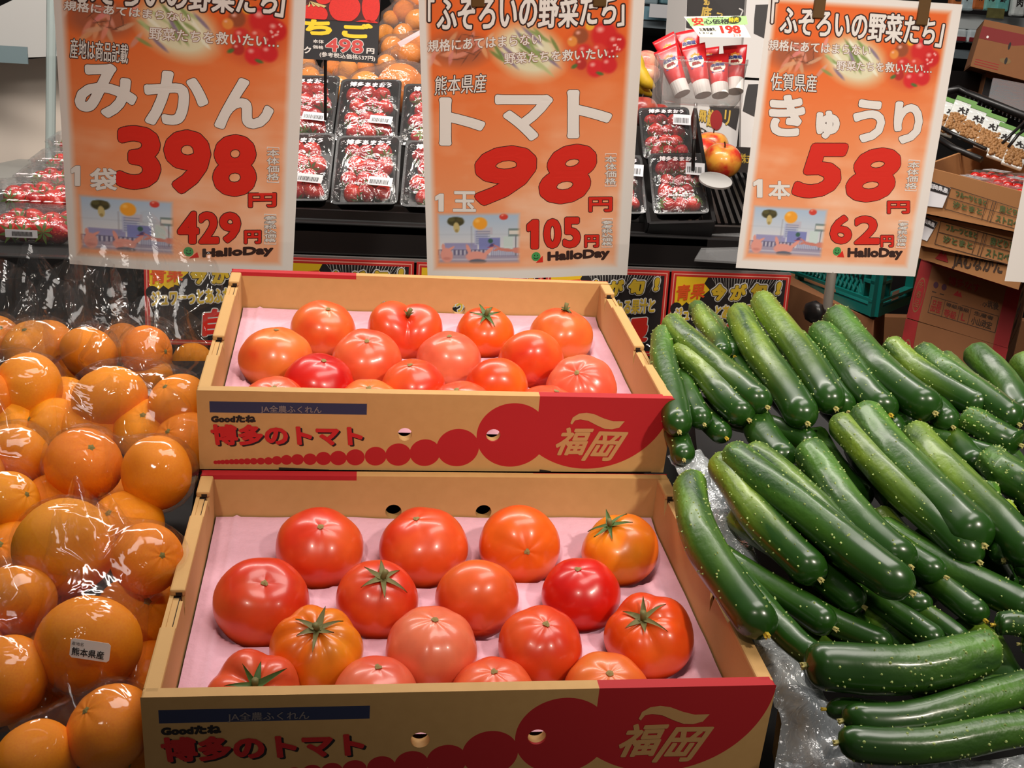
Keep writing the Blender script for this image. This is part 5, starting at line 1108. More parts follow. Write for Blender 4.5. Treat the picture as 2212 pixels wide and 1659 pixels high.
# stack of cartons
fq = [at(1930, 830, 2.08), at(2141, 905, 1.88), at(2178, 752, 1.88), at(1957, 688, 2.08)]
fq2 = [at(1958, 686, 2.08), at(2177, 752, 1.88), at(2206, 626, 1.88), at(1990, 560, 2.08)]
dv = V((.20, .28, 0)); dv2 = V((.20, .28, 0))
for i, (q, lab) in enumerate([(fq, 'lower red-edged produce carton in the right-hand stack'), (fq2, 'upper red-edged produce carton in the right-hand stack')]):
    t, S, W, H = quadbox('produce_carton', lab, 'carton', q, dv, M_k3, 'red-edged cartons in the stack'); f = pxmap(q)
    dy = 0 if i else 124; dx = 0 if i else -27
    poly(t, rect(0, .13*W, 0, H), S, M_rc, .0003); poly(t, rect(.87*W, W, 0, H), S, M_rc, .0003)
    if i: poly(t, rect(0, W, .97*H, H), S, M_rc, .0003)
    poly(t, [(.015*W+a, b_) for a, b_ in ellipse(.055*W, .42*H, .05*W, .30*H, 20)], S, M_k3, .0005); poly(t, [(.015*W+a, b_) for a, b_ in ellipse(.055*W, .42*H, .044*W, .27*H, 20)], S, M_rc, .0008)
    for k, ch in enumerate('冬春品'): writebox(t, ch, .045*W, .095*W, (.53-.16*k)*H, (.65-.16*k)*H, S, M_k3, off=.0012, res=2)
    # table of fields
    x0, x1, y0, y1 = .20*W, .86*W, .18*H, .46*H
    for (a, b_, c, d) in ((x0, x1, y1, y1+.0012), (x0, x1, y0, y0+.0012), (x0, x0+.0012, y0, y1), (x1, x1+.0012, y0, y1), (.34*W, .34*W+.001, y0, y1), (.50*W, .50*W+.001, y0, y1), (.60*W, .60*W+.001, y0, y1)): poly(t, rect(a, b_, c, d), S, M_bi, .0005)
    for s, a, c, lo, hi, mm in (('品種', .22, .32, .22, .42, M_rc), ('等級', .36, .48, .20, .33, M_rc), ('L', .53, .57, .22, .34, M_rc), ('等級階級', .36, .59, .37, .44, M_bi), ('生産者', .64, .82, .37, .44, M_bi), ('小山政宏', .63, .82, .21, .34, M_bi)):
        writebox(t, s, a*W, c*W, lo*H, hi*H, S, mm, off=.0008, res=1, wt=.0002)
    if i:
        wr(t, 'JAみなみ筑後', f, S, (2086, 654), (2160, 668), (2088, 632), M_bi, wt=.0005, res=1); wr(t, '博多なす', f, S, (2050, 612), (2120, 628), (2052, 592), M_rc, wt=.0004, res=1)
        for k in (0, 1): poly(t, [(a, b_) for a, b_ in ellipse(f(2023+18*k, 614+4*k)[0], f(2023+18*k, 614+4*k)[1], .006, .006, 14)], S, mat('emblem_purple', (70, 30, 50), .7), .0006); poly(t, rect(f(2023+18*k, 614)[0]-.005, f(2023+18*k, 614)[0]+.005, f(2020, 626)[1]-.004, f(2020, 626)[1]-.002), S, M_bi, .0006)
        p = f(2070, 632); poly(t, [(p[0]-.009, p[1]-.004), (p[0], p[1]+.007), (p[0]+.003, p[1]+.001), (p[0]+.006, p[1]+.006), (p[0]+.012, p[1]-.004)], S, M_rc, .0006, 'emblem')
    # print on the side turned to the right
    BR, TR = q[1]-q[0], q[2]-q[0]; u = dv.normalized(); v = (TR-BR).normalized(); n = u.cross(v); n = n if n.dot(CAM-q[1]) > 0 else -n
    S2 = lambda x, y, off, BR=BR, u=u, v=v, n=n: BR+u*x+v*y+n*off
    for s, a, c, lo, hi, mm in (('販売者', .03, .10, .075, .09, M_bi), ('なす', .03, .12, .045, .065, mat('blue_ink', (50, 50, 90), .8)), ('福岡県', .03, .12, .02, .038, M_bi)): writebox(t, s, a, c, lo, hi, S2, mm, res=1, wt=.0004, off=.0006)
    poly(t, [(.01, .002), (.20, .05), (.20, .056), (.01, .008)], S2, M_rc, .0004)
fqm = [at(1980, 556, 2.0), at(2200, 626, 1.8), at(2216, 572, 1.8), at(1984, 524, 2.0)]
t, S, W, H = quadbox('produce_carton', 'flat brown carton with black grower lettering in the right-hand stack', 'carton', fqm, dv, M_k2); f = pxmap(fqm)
wr(t, 'JAむなかた', f, S, (2056, 581), (2160, 604), (2058, 550), M_bi, wt=.0007, res=2)
p = f(2032, 556); poly(t, [(p[0]-.013, p[1]-.006), (p[0], p[1]+.010), (p[0]+.004, p[1]+.002), (p[0]+.009, p[1]+.008), (p[0]+.018, p[1]-.006)], S, M_rc, .0006, 'emblem')
fa2 = [at(1978, 528, 1.98), at(2300, 598, 1.74), at(2320, 528, 1.74), at(1984, 462, 1.98)]
fa1 = [at(1984, 458, 1.96), at(2310, 525, 1.72), at(2330, 446, 1.72), at(1990, 358, 1.96)]
dva = at(2120, 312, 2.36)-at(1990, 358, 1.96)
for i, (q, lab) in enumerate([(fa2, 'second tomato snack carton under the open one at right'), (fa1, 'open carton of packed cherry tomatoes at the right edge')]):
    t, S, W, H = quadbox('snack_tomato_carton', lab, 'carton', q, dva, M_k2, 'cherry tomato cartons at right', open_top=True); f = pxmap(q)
    dx, dy = (0, 0) if i else (-21, 77)
    for s, bl, br, tl in (('フルーツとまと', (2063, 420), (2128, 438), (2063, 406)), ('汐とまと', (2057, 446), (2120, 462), (2058, 430)), ('房どりとまと', (2156, 450), (2235, 468), (2156, 432)), ('ストロベリー', (2149, 476), (2225, 496), (2150, 458))):
        g = lambda c: (c[0]+dx, c[1]+dy); wr(t, s, f, S, g(bl), g(br), g(tl), M_gi, wt=.0006, res=2)
    for a, c in (((2052, 400), (2212, 443)), ((2048, 424), (2212, 468)), ((2040, 450), (2212, 498)), ((2052, 400), (2040, 450)), ((2130, 421), (2120, 472)), ((2148, 426), (2138, 478)), ((2142, 424), (2132, 474))):
        a = f(a[0]+dx, a[1]+dy); c = f(c[0]+dx, c[1]+dy); d = (V(c)-V(a)).normalized(); nn = (-d.y*.0006, d.x*.0006)
        poly(t, [(a[0]-nn[0], a[1]-nn[1]), (c[0]-nn[0], c[1]-nn[1]), (c[0]+nn[0], c[1]+nn[1]), (a[0]+nn[0], a[1]+nn[1])], S, M_bi, .0004)
    lb = [(2003, 445), (2036, 448), (2052, 402), (2006, 388)] if i else [(1985, 514), (2003, 521), (2025, 480), (1990, 464)]
    lb = [f(*c) for c in lb]; L = obj('store_label', mesh('store_label', [S(x, y, z) for z in (.001, .0004) for x, y in lb], [(0, 1, 2, 3), (7, 6, 5, 4)], M_barw), t)
    mid = [tuple(V(lb[k]).lerp(V(lb[3-k]), .62)) for k in (0, 1)]; poly(L, [mid[0], mid[1], lb[2], lb[3]], S, M_ink, .0013, 'lettering')
    write(L, '福岡県産', tuple(V(mid[0]).lerp(V(lb[3]), .25)), tuple(V(mid[1]).lerp(V(lb[2]), .25)), tuple(V(mid[0]).lerp(V(lb[3]), .8)), S, M_barw, off=.0018, res=1, wt=.0003)
# cherry tomato packs inside the open carton
ct = bpy.data.meshes.new('x'); 
def ballmesh(name, m, r=1, nu=14, nv=9):
    b = MB(); vs = [(0, 0, r)]+[(r*math.sin(math.pi*j/nv)*math.cos(2*math.pi*i/nu), r*math.sin(math.pi*j/nv)*math.sin(2*math.pi*i/nu), r*math.cos(math.pi*j/nv)) for j in range(1, nv) for i in range(nu)]+[(0, 0, -r)]
    fs = [(0, 1+i, 1+(i+1) % nu) for i in range(nu)]+[(1+j*nu+i, 1+(j+1)*nu+i, 1+(j+1)*nu+(i+1) % nu, 1+j*nu+(i+1) % nu) for j in range(nv-2) for i in range(nu)]+[(len(vs)-1, 1+(nv-2)*nu+(i+1) % nu, 1+(nv-2)*nu+i) for i in range(nu)]
    return mesh(name, vs, fs, m, True)
CTM = ballmesh('cherry_tomato', mat('cherry_skin', (196, 30, 22), .2, coat=.4))
u_ = (fa1[1]-fa1[0]).normalized(); d_ = dva.normalized(); up_ = (fa1[3]-fa1[0]).normalized(); base_ = fa1[3]
packs = [(.03, .05, 'nearest the left corner'), (.11, .12, 'second from the left corner'), (.05, .17, 'by the left wall'), (.13, .23, 'at the back'), (.17, .05, 'at the right edge'), (.20, .16, 'at the back right')]
for i, (a, d, wh) in enumerate(packs):
    o = base_+u_*a+d_*d-up_*.030; tw = .085; ll = .07
    mw = frame_xy(o, u_+V((0, 0, rnd.uniform(-.05, .05))), d_); t = thing('cherry_tomato_pack', 'film-topped pack of cherry tomatoes %s of the open carton' % wh, 'pack', mw, 'cherry tomato packs')
    b = MB(); b.box(0, tw, 0, ll, -.02, -.014); b.box(0, tw, 0, .0015, -.014, .006); b.box(0, tw, ll-.0015, ll, -.014, .006); b.box(0, .0015, 0, ll, -.014, .006); b.box(tw-.0015, tw, 0, ll, -.014, .006); obj('tub', b.mesh('tub', film_mat('tub_film', haze=.1, base=.08, edge=.4)), t)
    vs = [(tw*x/6, ll*y/6, .012+.003*noise.noise(V((x*.9, y*.8, i)))) for y in range(7) for x in range(7)]; obj('lid_film', mesh('lid_film', vs, [(y*7+x, y*7+x+1, (y+1)*7+x+1, (y+1)*7+x) for y in range(6) for x in range(6)], M_lid, True), t)
    b = MB(); b.box(.018, .062, .022, .048, .0155, .0162); l_ = obj('label', b.mesh('label', mat('pack_label_grey', (150, 144, 144), .6)), t); writebox(l_, 'とまと', .022, .058, .030, .040, lambda x, y, off: V((x, y, .0162+off)), M_ink, res=1)
    for k in range(12):
        p = mw @ V((.012+(k % 4)*.0205, .012+(k//4)*.022, .0)); c = obj('cherry_tomato', CTM); c.matrix_world = Matrix.Translation(p) @ Matrix.Scale(rnd.uniform(.0098, .0112), 4); tag(c, 'cherry tomato in the pack '+wh, 'tomato', 'cherry tomatoes in the pack '+wh)

# teal crates on a brown carton
M_teal = mat('teal_plastic', (10, 112, 104), .35)
K = at(1888, 684, 2.12); Lp = at(1722, 618, 2.52); Rp = at(1964, 652, 2.26); T_ = V((0, 0, .105))
t = thing('teal_crate', 'teal plastic lattice crate behind the cucumber poster', 'crate', Matrix.Translation(K))
def face(t, A, B, T, lat=True):
    u = B-A; n = V((0, 0, 0)); L = u.length; un = u.normalized(); tn = T.normalized(); H = T.length; nn = un.cross(tn)
    def bar(nm, a, c, w, d=.004):
        a3 = A+un*a[0]+tn*a[1]; c3 = A+un*c[0]+tn*c[1]; dr = (c3-a3).normalized(); sd = dr.cross(nn)*w/2; q = [a3-sd, a3+sd, c3+sd, c3-sd]
        obj(nm, mesh(nm, [v-nn*d for v in q]+[v+nn*d for v in q], [(3, 2, 1, 0), (4, 5, 6, 7), (0, 1, 5, 4), (1, 2, 6, 5), (2, 3, 7, 6), (3, 0, 4, 7)], M_teal), t)
    bar('rail', (0, .008), (L, .008), .016, .007); bar('rail', (0, .030), (L, .030), .006, .009); bar('rail', (0, H-.006), (L, H-.006), .014, .007); bar('post', (.008, 0), (.008, H), .018, .008); bar('post', (.05, 0.03), (.05, H), .008, .006); bar('post', (L-.008, 0), (L-.008, H), .016, .008); bar('rail', (0, .064), (.05, .064), .006, .008)
    if lat:
        k = 0; x = .06
        while x < L-.02:
            for s in (1, -1):
                x2 = x+.045
                bar('lattice', (x, .032 if s > 0 else H-.012), (min(x2, L-.01), H-.012 if s > 0 else .032), .0022, .002)
            x += .022
face(t, V(), Lp-K, T_); face(t, V(), Rp-K, T_, False)
q = [V(), Rp-K, Rp-K+(Lp-K), Lp-K]; obj('crate_floor', mesh('crate_floor', q+[v+V((0, 0, .004)) for v in q], [(3, 2, 1, 0), (4, 5, 6, 7), (0, 1, 5, 4), (1, 2, 6, 5), (2, 3, 7, 6), (3, 0, 4, 7)], M_teal), t)
obj('crate_label', mesh('crate_label', [(Rp-K)*a+V((0, -.012, z)) for a, z in ((.35, .022), (.55, .022), (.55, .04), (.35, .04))], [(0, 1, 2, 3)], M_white), t)
t2 = thing('teal_crate', 'second teal plastic crate further left, half hidden by the case', 'crate', Matrix.Translation(at(1790, 640, 2.5)))
face(t2, V(), at(1690, 590, 2.62)-at(1790, 640, 2.5), T_*.5, False); 
bg = [at(1782, 602, 2.5), at(1765, 600, 2.5), at(1752, 585, 2.52), at(1780, 580, 2.52)]
o = obj('plastic_bag', mesh('plastic_bag', [p for p in bg]+[p+V((0, .01, 0)) for p in bg], [(0, 1, 2, 3), (7, 6, 5, 4), (0, 4, 5, 1), (2, 6, 7, 3)], mat('bag_grey', (170, 168, 164), .5))); tag(o, 'grey plastic bag in the far teal crate', 'bag')
q = [at(1672, 760, 2.46), at(1878, 900, 2.12), at(1888, 692, 2.12), at(1686, 606, 2.46)]
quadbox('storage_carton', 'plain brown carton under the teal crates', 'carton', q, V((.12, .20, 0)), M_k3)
b = MB(); b.box(0, 1.6, 0, .03, 0, .9)

# white fruit cartons with black print
M_cwh = mat('carton_white', (206, 202, 198), .6); M_cbk = mat('carton_black_print', (38, 32, 30), .6); M_gold = mat('gold_ink', (196, 160, 60), .5)
fqw = [at(1462, 352, 2.95), at(1588, 354, 2.85), at(1628, -60, 2.85), at(1488, -60, 2.95)]
t, S, W, H = quadbox('apple_carton', 'white apple carton with black top and gold characters', 'carton', fqw, V((-.02, .12, 0)), M_cwh); f = pxmap(fqw)
poly(t, [f(1487, -60), f(1628, -60), f(1612, 75), f(1482, 60)], S, M_cbk, .0005); poly(t, [f(1530, 226), f(1596, 226), f(1588, 280), f(1560, 262), f(1535, 240)], S, M_cbk, .0005)
for s, bl, br, tl in (('底', (1511, 36), (1532, 38), (1514, 10)), ('力', (1541, 42), (1566, 44), (1544, 16)), ('飛', (1508, 262), (1524, 264), (1510, 236)), ('越', (1525, 272), (1538, 274), (1528, 234)), ('2U', (1517, 8), (1529, 9), (1518, -4)), ('リ', (1562, 268), (1574, 270), (1564, 234))):
    wr(t, s, f, S, bl, br, tl, M_gold, wt=.0012, outline=.001, om=M_cbk, res=2, off=.0012)
S_ = S
for k, ch in enumerate('株式会社ニックニアップル'):
    x, y = 1480+k*4.8, 254+k*2.9; wr(t, ch, f, S, (x, y+11), (x+6, y+14), (x, y), M_cbk, wt=.0004, res=1, off=.0008)
poly(t, [f(1540+13*math.cos(a)+6, 258+22*math.sin(a)) for a in np.linspace(0, 6.28, 21)[:-1]], S, M_rc, .0016, 'apple_emblem')
cm_ = MB(); pts = [f(1588, 10), f(1596, 14), f(1590, 30), f(1602, 36), f(1596, 52), f(1606, 58)]
for a, c in zip(pts, pts[1:]): d = (V(c)-V(a)).normalized(); k = (-d.y*.0018, d.x*.0018); poly(t, [(a[0]-k[0], a[1]-k[1]), (c[0]-k[0], c[1]-k[1]), (c[0]+k[0], c[1]+k[1]), (a[0]+k[0], a[1]+k[1])], S, M_cwh, .0012, 'brush_mark')
for j, (yy0, yy1, lab) in enumerate([(166, -60, 'upper white carton with black hexagon behind the 58 poster'), (340, 172, 'lower white carton with black hexagon behind the 58 poster')]):
    fq3 = [at(1600, yy0, 2.8), at(1690, yy0+6, 2.75), at(1710, yy1+6, 2.75), at(1618 if j == 0 else 1602, yy1, 2.8)]
    t, S, W, H = quadbox('fruit_carton', lab, 'carton', fq3, V((.03, .12, 0)), M_cwh, 'white cartons behind the 58 poster'); f = pxmap(fq3)
    pp = [(1632, 10), (1660, 8), (1664, 88), (1628, 72), (1629, 40)] if j == 0 else [(1614, 182), (1650, 180), (1650, 262), (1604, 240), (1610, 200)]
    poly(t, [f(*c) for c in pp], S, M_cbk, .0005)
    if j: b = 0
t = tag(obj('brand_board', (lambda b: (b.box(0, .14, 0, .02, 0, .06), b.mesh('brand_board', M_cbk))[1])(MB())), 'black carton base with gold characters beside the apples', 'carton'); t.location = at(1590, 372, 2.7)
writebox(t, '株式会社', .006, .075, .022, .045, lambda x, y, off: V((x, -off, y)), M_gold, wt=.0004, res=2)

# apples, peaches, bananas
M_ap = mat('apple_skin', (196, 40, 34), .3, coat=.3, noise_amt=.4, noise_scale=14)
def applemat(nm, a, b_):
    m = mat(nm, a, .3, coat=.3); nt = m.node_tree; N = nt.nodes.new; L = nt.links.new; tc = N('ShaderNodeTexCoord'); n = N('ShaderNodeTexNoise'); n.inputs['Scale'].default_value = 1.1; n.inputs['Detail'].default_value = 4; L(tc.outputs['Object'], n.inputs[0])
    r = N('ShaderNodeMapRange'); r.inputs[1].default_value = .4; r.inputs[2].default_value = .6; L(n.outputs['Fac'], r.inputs[0]); mx = N('ShaderNodeMix'); mx.data_type = 'RGBA'; mx.inputs[6].default_value = (*lin(a), 1); mx.inputs[7].default_value = (*lin(b_), 1); L(r.outputs[0], mx.inputs[0]); L(mx.outputs[2], nt.nodes['Principled BSDF'].inputs['Base Color']); return m
def apple_mesh(m):
    vs = []; nu, nv = 24, 16
    for j in range(nv+1):
        th = math.pi*j/nv; q = 1-.22*math.exp(-(th/.4)**2)-.12*math.exp(-((math.pi-th)/.35)**2)
        for i in range(nu): p = 2*math.pi*i/nu; vs.append((q*math.sin(th)*math.cos(p)+.001*math.cos(p), q*math.sin(th)*math.sin(p)+.001*math.sin(p), q*math.cos(th)*.92))
    fs = [(j*nu+i, (j+1)*nu+i, (j+1)*nu+(i+1) % nu, j*nu+(i+1) % nu) for j in range(nv) for i in range(nu)]
    return mesh('apple_flesh', vs, fs, m, True)
A1 = apple_mesh(applemat('apple_red_yellow', (206, 50, 36), (232, 160, 60))); A2 = apple_mesh(applemat('apple_dusky', (150, 44, 40), (190, 90, 70))); A3 = apple_mesh(applemat('peach_skin', (226, 120, 110), (240, 180, 150)))
b = MB(); b.tube([(0, 0, .66), (.02, .02, .85), (.08, .04, 1.02)], .04, 6); AST = b.mesh('stalk', M_bi)
for i, (x, y, r, z, me, words) in enumerate([(1386, 240, 36, 2.6, A2, 'dusky red apple behind the strawberry crate'), (1424, 246, 24, 2.65, A2, 'small apple right of the dusky red one'), (1440, 282, 28, 2.66, A2, 'dark apple just above the rear punnet'), (1398, 132, 26, 2.9, A3, 'pink peach above the bananas'), (1402, 160, 24, 2.88, A3, 'pale peach beside the bananas'),
      (1488, 288, 27, 2.65, A1, 'yellowish apple behind the tray stand'), (1512, 338, 46, 2.6, A1, 'red apple directly behind the tray stand'), (1560, 347, 42, 2.5, A1, 'red and yellow apple right of the tray stand'), (1538, 315, 36, 2.70, A1, 'red apple behind the two front apples')]):
    c = at(x, y, z); t = thing('apple' if me is not A3 else 'peach', words, 'fruit', Matrix.Translation(c) @ Matrix.Rotation(rnd.uniform(-.4, .4), 4, 'X') @ Matrix.Rotation(i*1.3, 4, 'Z') @ Matrix.Scale(r*z/FPX, 4), 'fruit behind the strawberry crate'); obj('flesh', me, t)
    if me is not A3: obj('stalk', AST, t)
q0 = at(1320, 213, 2.95); q1 = at(1425, 213, 2.95); b = MB(); b.box(q0.x, q1.x, 2.95, 3.3, 0, q0.z-.01); tag(obj('fruit_stand', b.mesh('fruit_stand', M_black)), 'black stand under the peaches and bananas', 'stand')
M_ban = mat('banana_peel', (214, 176, 40), .45, noise_amt=.1, noise_scale=30)
for i, pts in enumerate([[(1372, 110), (1368, 150), (1378, 185), (1408, 206)], [(1378, 112), (1380, 150), (1394, 176), (1414, 190)]]):
    P3 = [at(x, y, 2.75-.03*i) for x, y in pts]; c = P3[0]; q = []
    for k in range(13):
        s = k/12*3; j = min(2, int(s)); q.append(P3[j].lerp(P3[j+1], s-j))
    b = MB(); b.tube([p-c for p in q], [.006, .010, .014, .016, .017, .018, .018, .018, .017, .016, .013, .009, .004], 8); t = thing('banana', ['banana at the left edge of the bunch', 'banana at the right side of the bunch'][i], 'banana', Matrix.Translation(c), 'bananas beside the 98 poster'); obj('peel', b.mesh('peel', M_ban, True), t)
    b = MB(); b.tube([V((0, 0, -.004)), V((0, 0, .02))], .006, 6); obj('stalk', b.mesh('stalk', M_bi), t)
# slatted black shelf with lifted edge
t = thing('slatted_shelf', 'black slatted shelf right of the tray stand', 'shelf', None)
g0, g1 = at(1545, 378, 2.62), at(1640, 392, 2.5)
for k in range(14):
    p = at(1470+k*13, 372, 2.75); q = at(1492+k*15.5, 482, 2.35); b = MB(); s = V((.0035, 0, 0)); d = V((0, 0, -.012)); b.add([p-s, q-s, q+s, p+s, p-s+d, q-s+d, q+s+d, p+s+d], [(0, 1, 2, 3), (7, 6, 5, 4), (0, 4, 5, 1), (2, 6, 7, 3), (1, 5, 6, 2), (0, 3, 7, 4)]); obj('slat', b.mesh('slat', M_black), t)
p, q = at(1480, 486, 2.34), at(1700, 492, 2.28); b = MB(); b.add([p, q, q+V((0, 0, -.06)), p+V((0, 0, -.06)), p+V((0, .02, 0)), q+V((0, .02, 0)), q+V((0, .02, -.06)), p+V((0, .02, -.06))], [(0, 1, 2, 3), (7, 6, 5, 4), (0, 4, 5, 1), (3, 2, 6, 7)]); obj('front_rail', b.mesh('front_rail', M_black), t)
pl = [at(1500, 560, 2.2), at(1600, 566, 2.2), at(1640, 500, 2.3), at(1540, 494, 2.3)]
o = obj('acrylic_sheet', mesh('acrylic_sheet', pl+[p+V((0, 0, -.004)) for p in pl], [(0, 1, 2, 3), (7, 6, 5, 4), (0, 4, 5, 1), (3, 2, 6, 7)], film_mat('acrylic', tint=(150, 150, 150), haze=.35, base=.08, edge=.4, bump=.05))); tag(o, 'grey acrylic sheet lying right of the case end', 'sheet')

# ---- condensed milk tubes in a clear tray on a stand
tc = at(1512, 160, 2.22); stnd = thing('tray_stand', 'clear half-round tray on a post with white disc base', 'stand', Matrix.Translation(tc)); M_acr = film_mat('acrylic_tray', tint=(210, 205, 205), haze=.16, base=.06, edge=.5, bump=.03)
tw_ = .094; n = 28; vs = []
for z, k in ((.022, 1.0), (-.045, .93), (-.062, .82)):
    vs += [(tw_*k*math.cos(math.pi+math.pi*i/n), .062*k*math.sin(math.pi+math.pi*i/n), z+(.010 if z > 0 and (i < 3 or i > n-3) else 0)) for i in range(n+1)]
fs = [(j*(n+1)+i, j*(n+1)+i+1, (j+1)*(n+1)+i+1, (j+1)*(n+1)+i) for j in range(2) for i in range(n)]+[tuple(range(2*(n+1), 3*(n+1)))]
obj('bowl_wall', mesh('bowl_wall', vs, fs, M_acr, True), stnd)
b = MB(); b.box(-tw_, tw_, .0, .003, -.062, .032); obj('back_plate', b.mesh('back_plate', M_acr), stnd)
b = MB(); b.tube([V(v) for v in vs[:n+1]], .0015, 6); obj('bowl_rim', b.mesh('bowl_rim', M_acr, True), stnd)
pt = [at(1503, 222, 2.22)-tc, at(1500, 300, 2.24)-tc]; b = MB(); b.tube(pt, .0035, 8); obj('clear_post', b.mesh('clear_post', M_acr, True), stnd)
b = MB(); b.tube([at(1499, 296, 2.245)-tc, at(1496, 395, 2.3)-tc], .004, 8); obj('black_post', b.mesh('black_post', M_black, True), stnd)
dc = at(1545, 392, 2.26)-tc; b = MB(); b.tube([dc, dc+V((0, -.40, .9))*.004], .034, 32); obj('disc_base', b.mesh('disc_base', mat('disc_grey', (180, 178, 174), .6), False), stnd)
M_tred = mat('tube_red', (206, 26, 34), .3, coat=.3); M_tcap = mat('tube_cap', (236, 232, 228), .4); M_cream = mat('tube_cream', (244, 236, 214), .5); M_tblue = mat('tube_blue', (40, 50, 130), .5); M_tor = mat('tube_orange', (240, 150, 50), .5)
def milk(cap, top, z, words, lean=0., k=0):
    A = at(cap[0], cap[1], z); B = at(top[0], top[1], z+lean); d = (B-A); L = d.length; y = d.normalized(); n_ = (CAM-A).normalized(); x = y.cross(n_).normalized(); n_ = x.cross(y)
    mw = frame(A, x, y, n_); t = thing('milk_tube', words, 'tube', mw, 'condensed milk tubes in the clear tray'); N_ = 20; vs = []
    for s, rx, rz in ((.24, .0155, .0155), (.3, .0175, .0165), (.55, .0195, .0125), (.78, .022, .0065), (.93, .0235, .0015), (1.0, .024, .0010)):
        vs += [(rx*math.cos(2*math.pi*i/N_), s*L, rz*math.sin(2*math.pi*i/N_)) for i in range(N_)]
    fs = [(j*N_+i, j*N_+(i+1) % N_, (j+1)*N_+(i+1) % N_, (j+1)*N_+i) for j in range(5) for i in range(N_)]+[tuple(range(5*N_, 6*N_))]
    obj('tube_body', mesh('tube_body', vs, fs, M_tred, True), t)
    b = MB(); b.tube([(0, 0, 0), (0, .25*L, 0)], [.0165, .0172], 20); obj('cap', b.mesh('cap', M_tcap, False), t)
    def S(x, y, off): s = y/L; rz = np.interp(s, [.24, .3, .55, .78, .93, 1], [.0155, .0165, .0125, .0065, .0015, .001]); rx = np.interp(s, [.24, .3, .55, .78, .93, 1], [.0155, .0175, .0195, .022, .0235, .024]); return V((x, y, rz*math.sqrt(max(0, 1-min(1, abs(x)/rx)**2))+off))
    pts = ellipse(0, .66*L, .0145, .13*L, 24)
    grid = []; 
    for a, b_ in zip(np.linspace(0, 1, 12), np.linspace(0, 1, 12)): pass
    for k_ in range(12):
        a0, a1 = -math.pi/2+math.pi*k_/12, -math.pi/2+math.pi*(k_+1)/12
        poly(t, [(.0150*math.sin(a0)*1.0, .64*L-.14*L*math.cos(a0)), (.0150*math.sin(a1), .64*L-.14*L*math.cos(a1)), (.0150*math.sin(a1), .64*L+.13*L*math.cos(a1)), (.0150*math.sin(a0), .64*L+.13*L*math.cos(a0))], S, M_cream, .0006, 'label')
    poly(t, [(-.008, .74*L), (.008, .74*L), (.009, .80*L), (.003, .79*L), (.001, .83*L), (-.004, .80*L), (-.009, .79*L)], S, M_tor, .0010, 'emblem')
    write(t, '北海道', (-.0135, .655*L), (.0135, .655*L), (-.0135, .74*L), S, M_tblue, wt=.0005, off=.0014, res=1); write(t, '練乳', (-.009, .56*L), (.009, .56*L), (-.009, .635*L), S, M_rc, wt=.0006, off=.0014, res=1)
    poly(t, [(-.011, .50*L), (.011, .50*L), (.013, .535*L), (-.013, .535*L)], S, M_tblue, .0012, 'print')
for i, a in enumerate([((1474, 203), (1436, 104), 2.20, 'front milk tube at the left end, leaning left', .02), ((1519, 206), (1497, 98), 2.19, 'front milk tube second from the left', .02), ((1556, 206), (1548, 118), 2.195, 'front milk tube third from left, set lower', .02), ((1588, 198), (1588, 98), 2.21, 'front milk tube at the right end', .02),
      ((1478, 180), (1432, 80), 2.24, 'rear milk tube at the far left, tipped outward', .02), ((1500, 170), (1484, 66), 2.25, 'rear milk tube standing tallest', .02), ((1535, 180), (1528, 104), 2.25, 'rear milk tube between the tallest and the right ones', .02)]): milk(a[0], a[1], a[2], a[3], a[4], i)
cq = [at(1511, 80, 2.17), at(1622, 81, 2.17), at(1598, 35, 2.22), at(1478, 37, 2.22)]
t, S, W, H = quadbox('price_card', 'cream price card with green header reading 198 above the tubes', 'price card', cq, V((0, .002, .001)), mat('card_cream', (240, 236, 214), .6), wall=.0005); f = pxmap(cq)
poly(t, [f(1492, 57), f(1608, 55), f(1599, 38), f(1482, 40)], S, mat('header_green', (150, 190, 120), .6), .0004); poly(t, [f(1578+14*math.cos(a), 46+8*math.sin(a)) for a in np.linspace(0, 6.28, 19)[:-1]], S, mat('badge_dark', (40, 50, 20), .6), .0007)
wr(t, '安', f, S, (1497, 56), (1520, 56), (1491, 39), M_pred, wt=.0008, res=2, off=.0009); wr(t, '心価格', f, S, (1520, 54), (1570, 54), (1516, 43), M_ink, wt=.0004, res=2, off=.0009); wr(t, '特売', f, S, (1568, 51), (1588, 51), (1566, 41), M_cyel, wt=.0003, res=1, off=.0011)
wr(t, '198', f, S, (1558, 73), (1600, 73), (1550, 57), M_pred, wt=.0014, off=.0008); wr(t, '北海道練乳', f, S, (1512, 68), (1546, 68), (1508, 61), M_ink, wt=.0002, res=1, off=.0008); wr(t, '130g', f, S, (1512, 75), (1540, 75), (1510, 70), M_ink, res=1, off=.0008); wr(t, '213', f, S, (1584, 79), (1600, 79), (1582, 74), M_pred, res=1, off=.0008); wr(t, 'HalloDay', f, S, (1525, 42), (1556, 42), (1524, 38), M_ink, res=1, off=.0009)

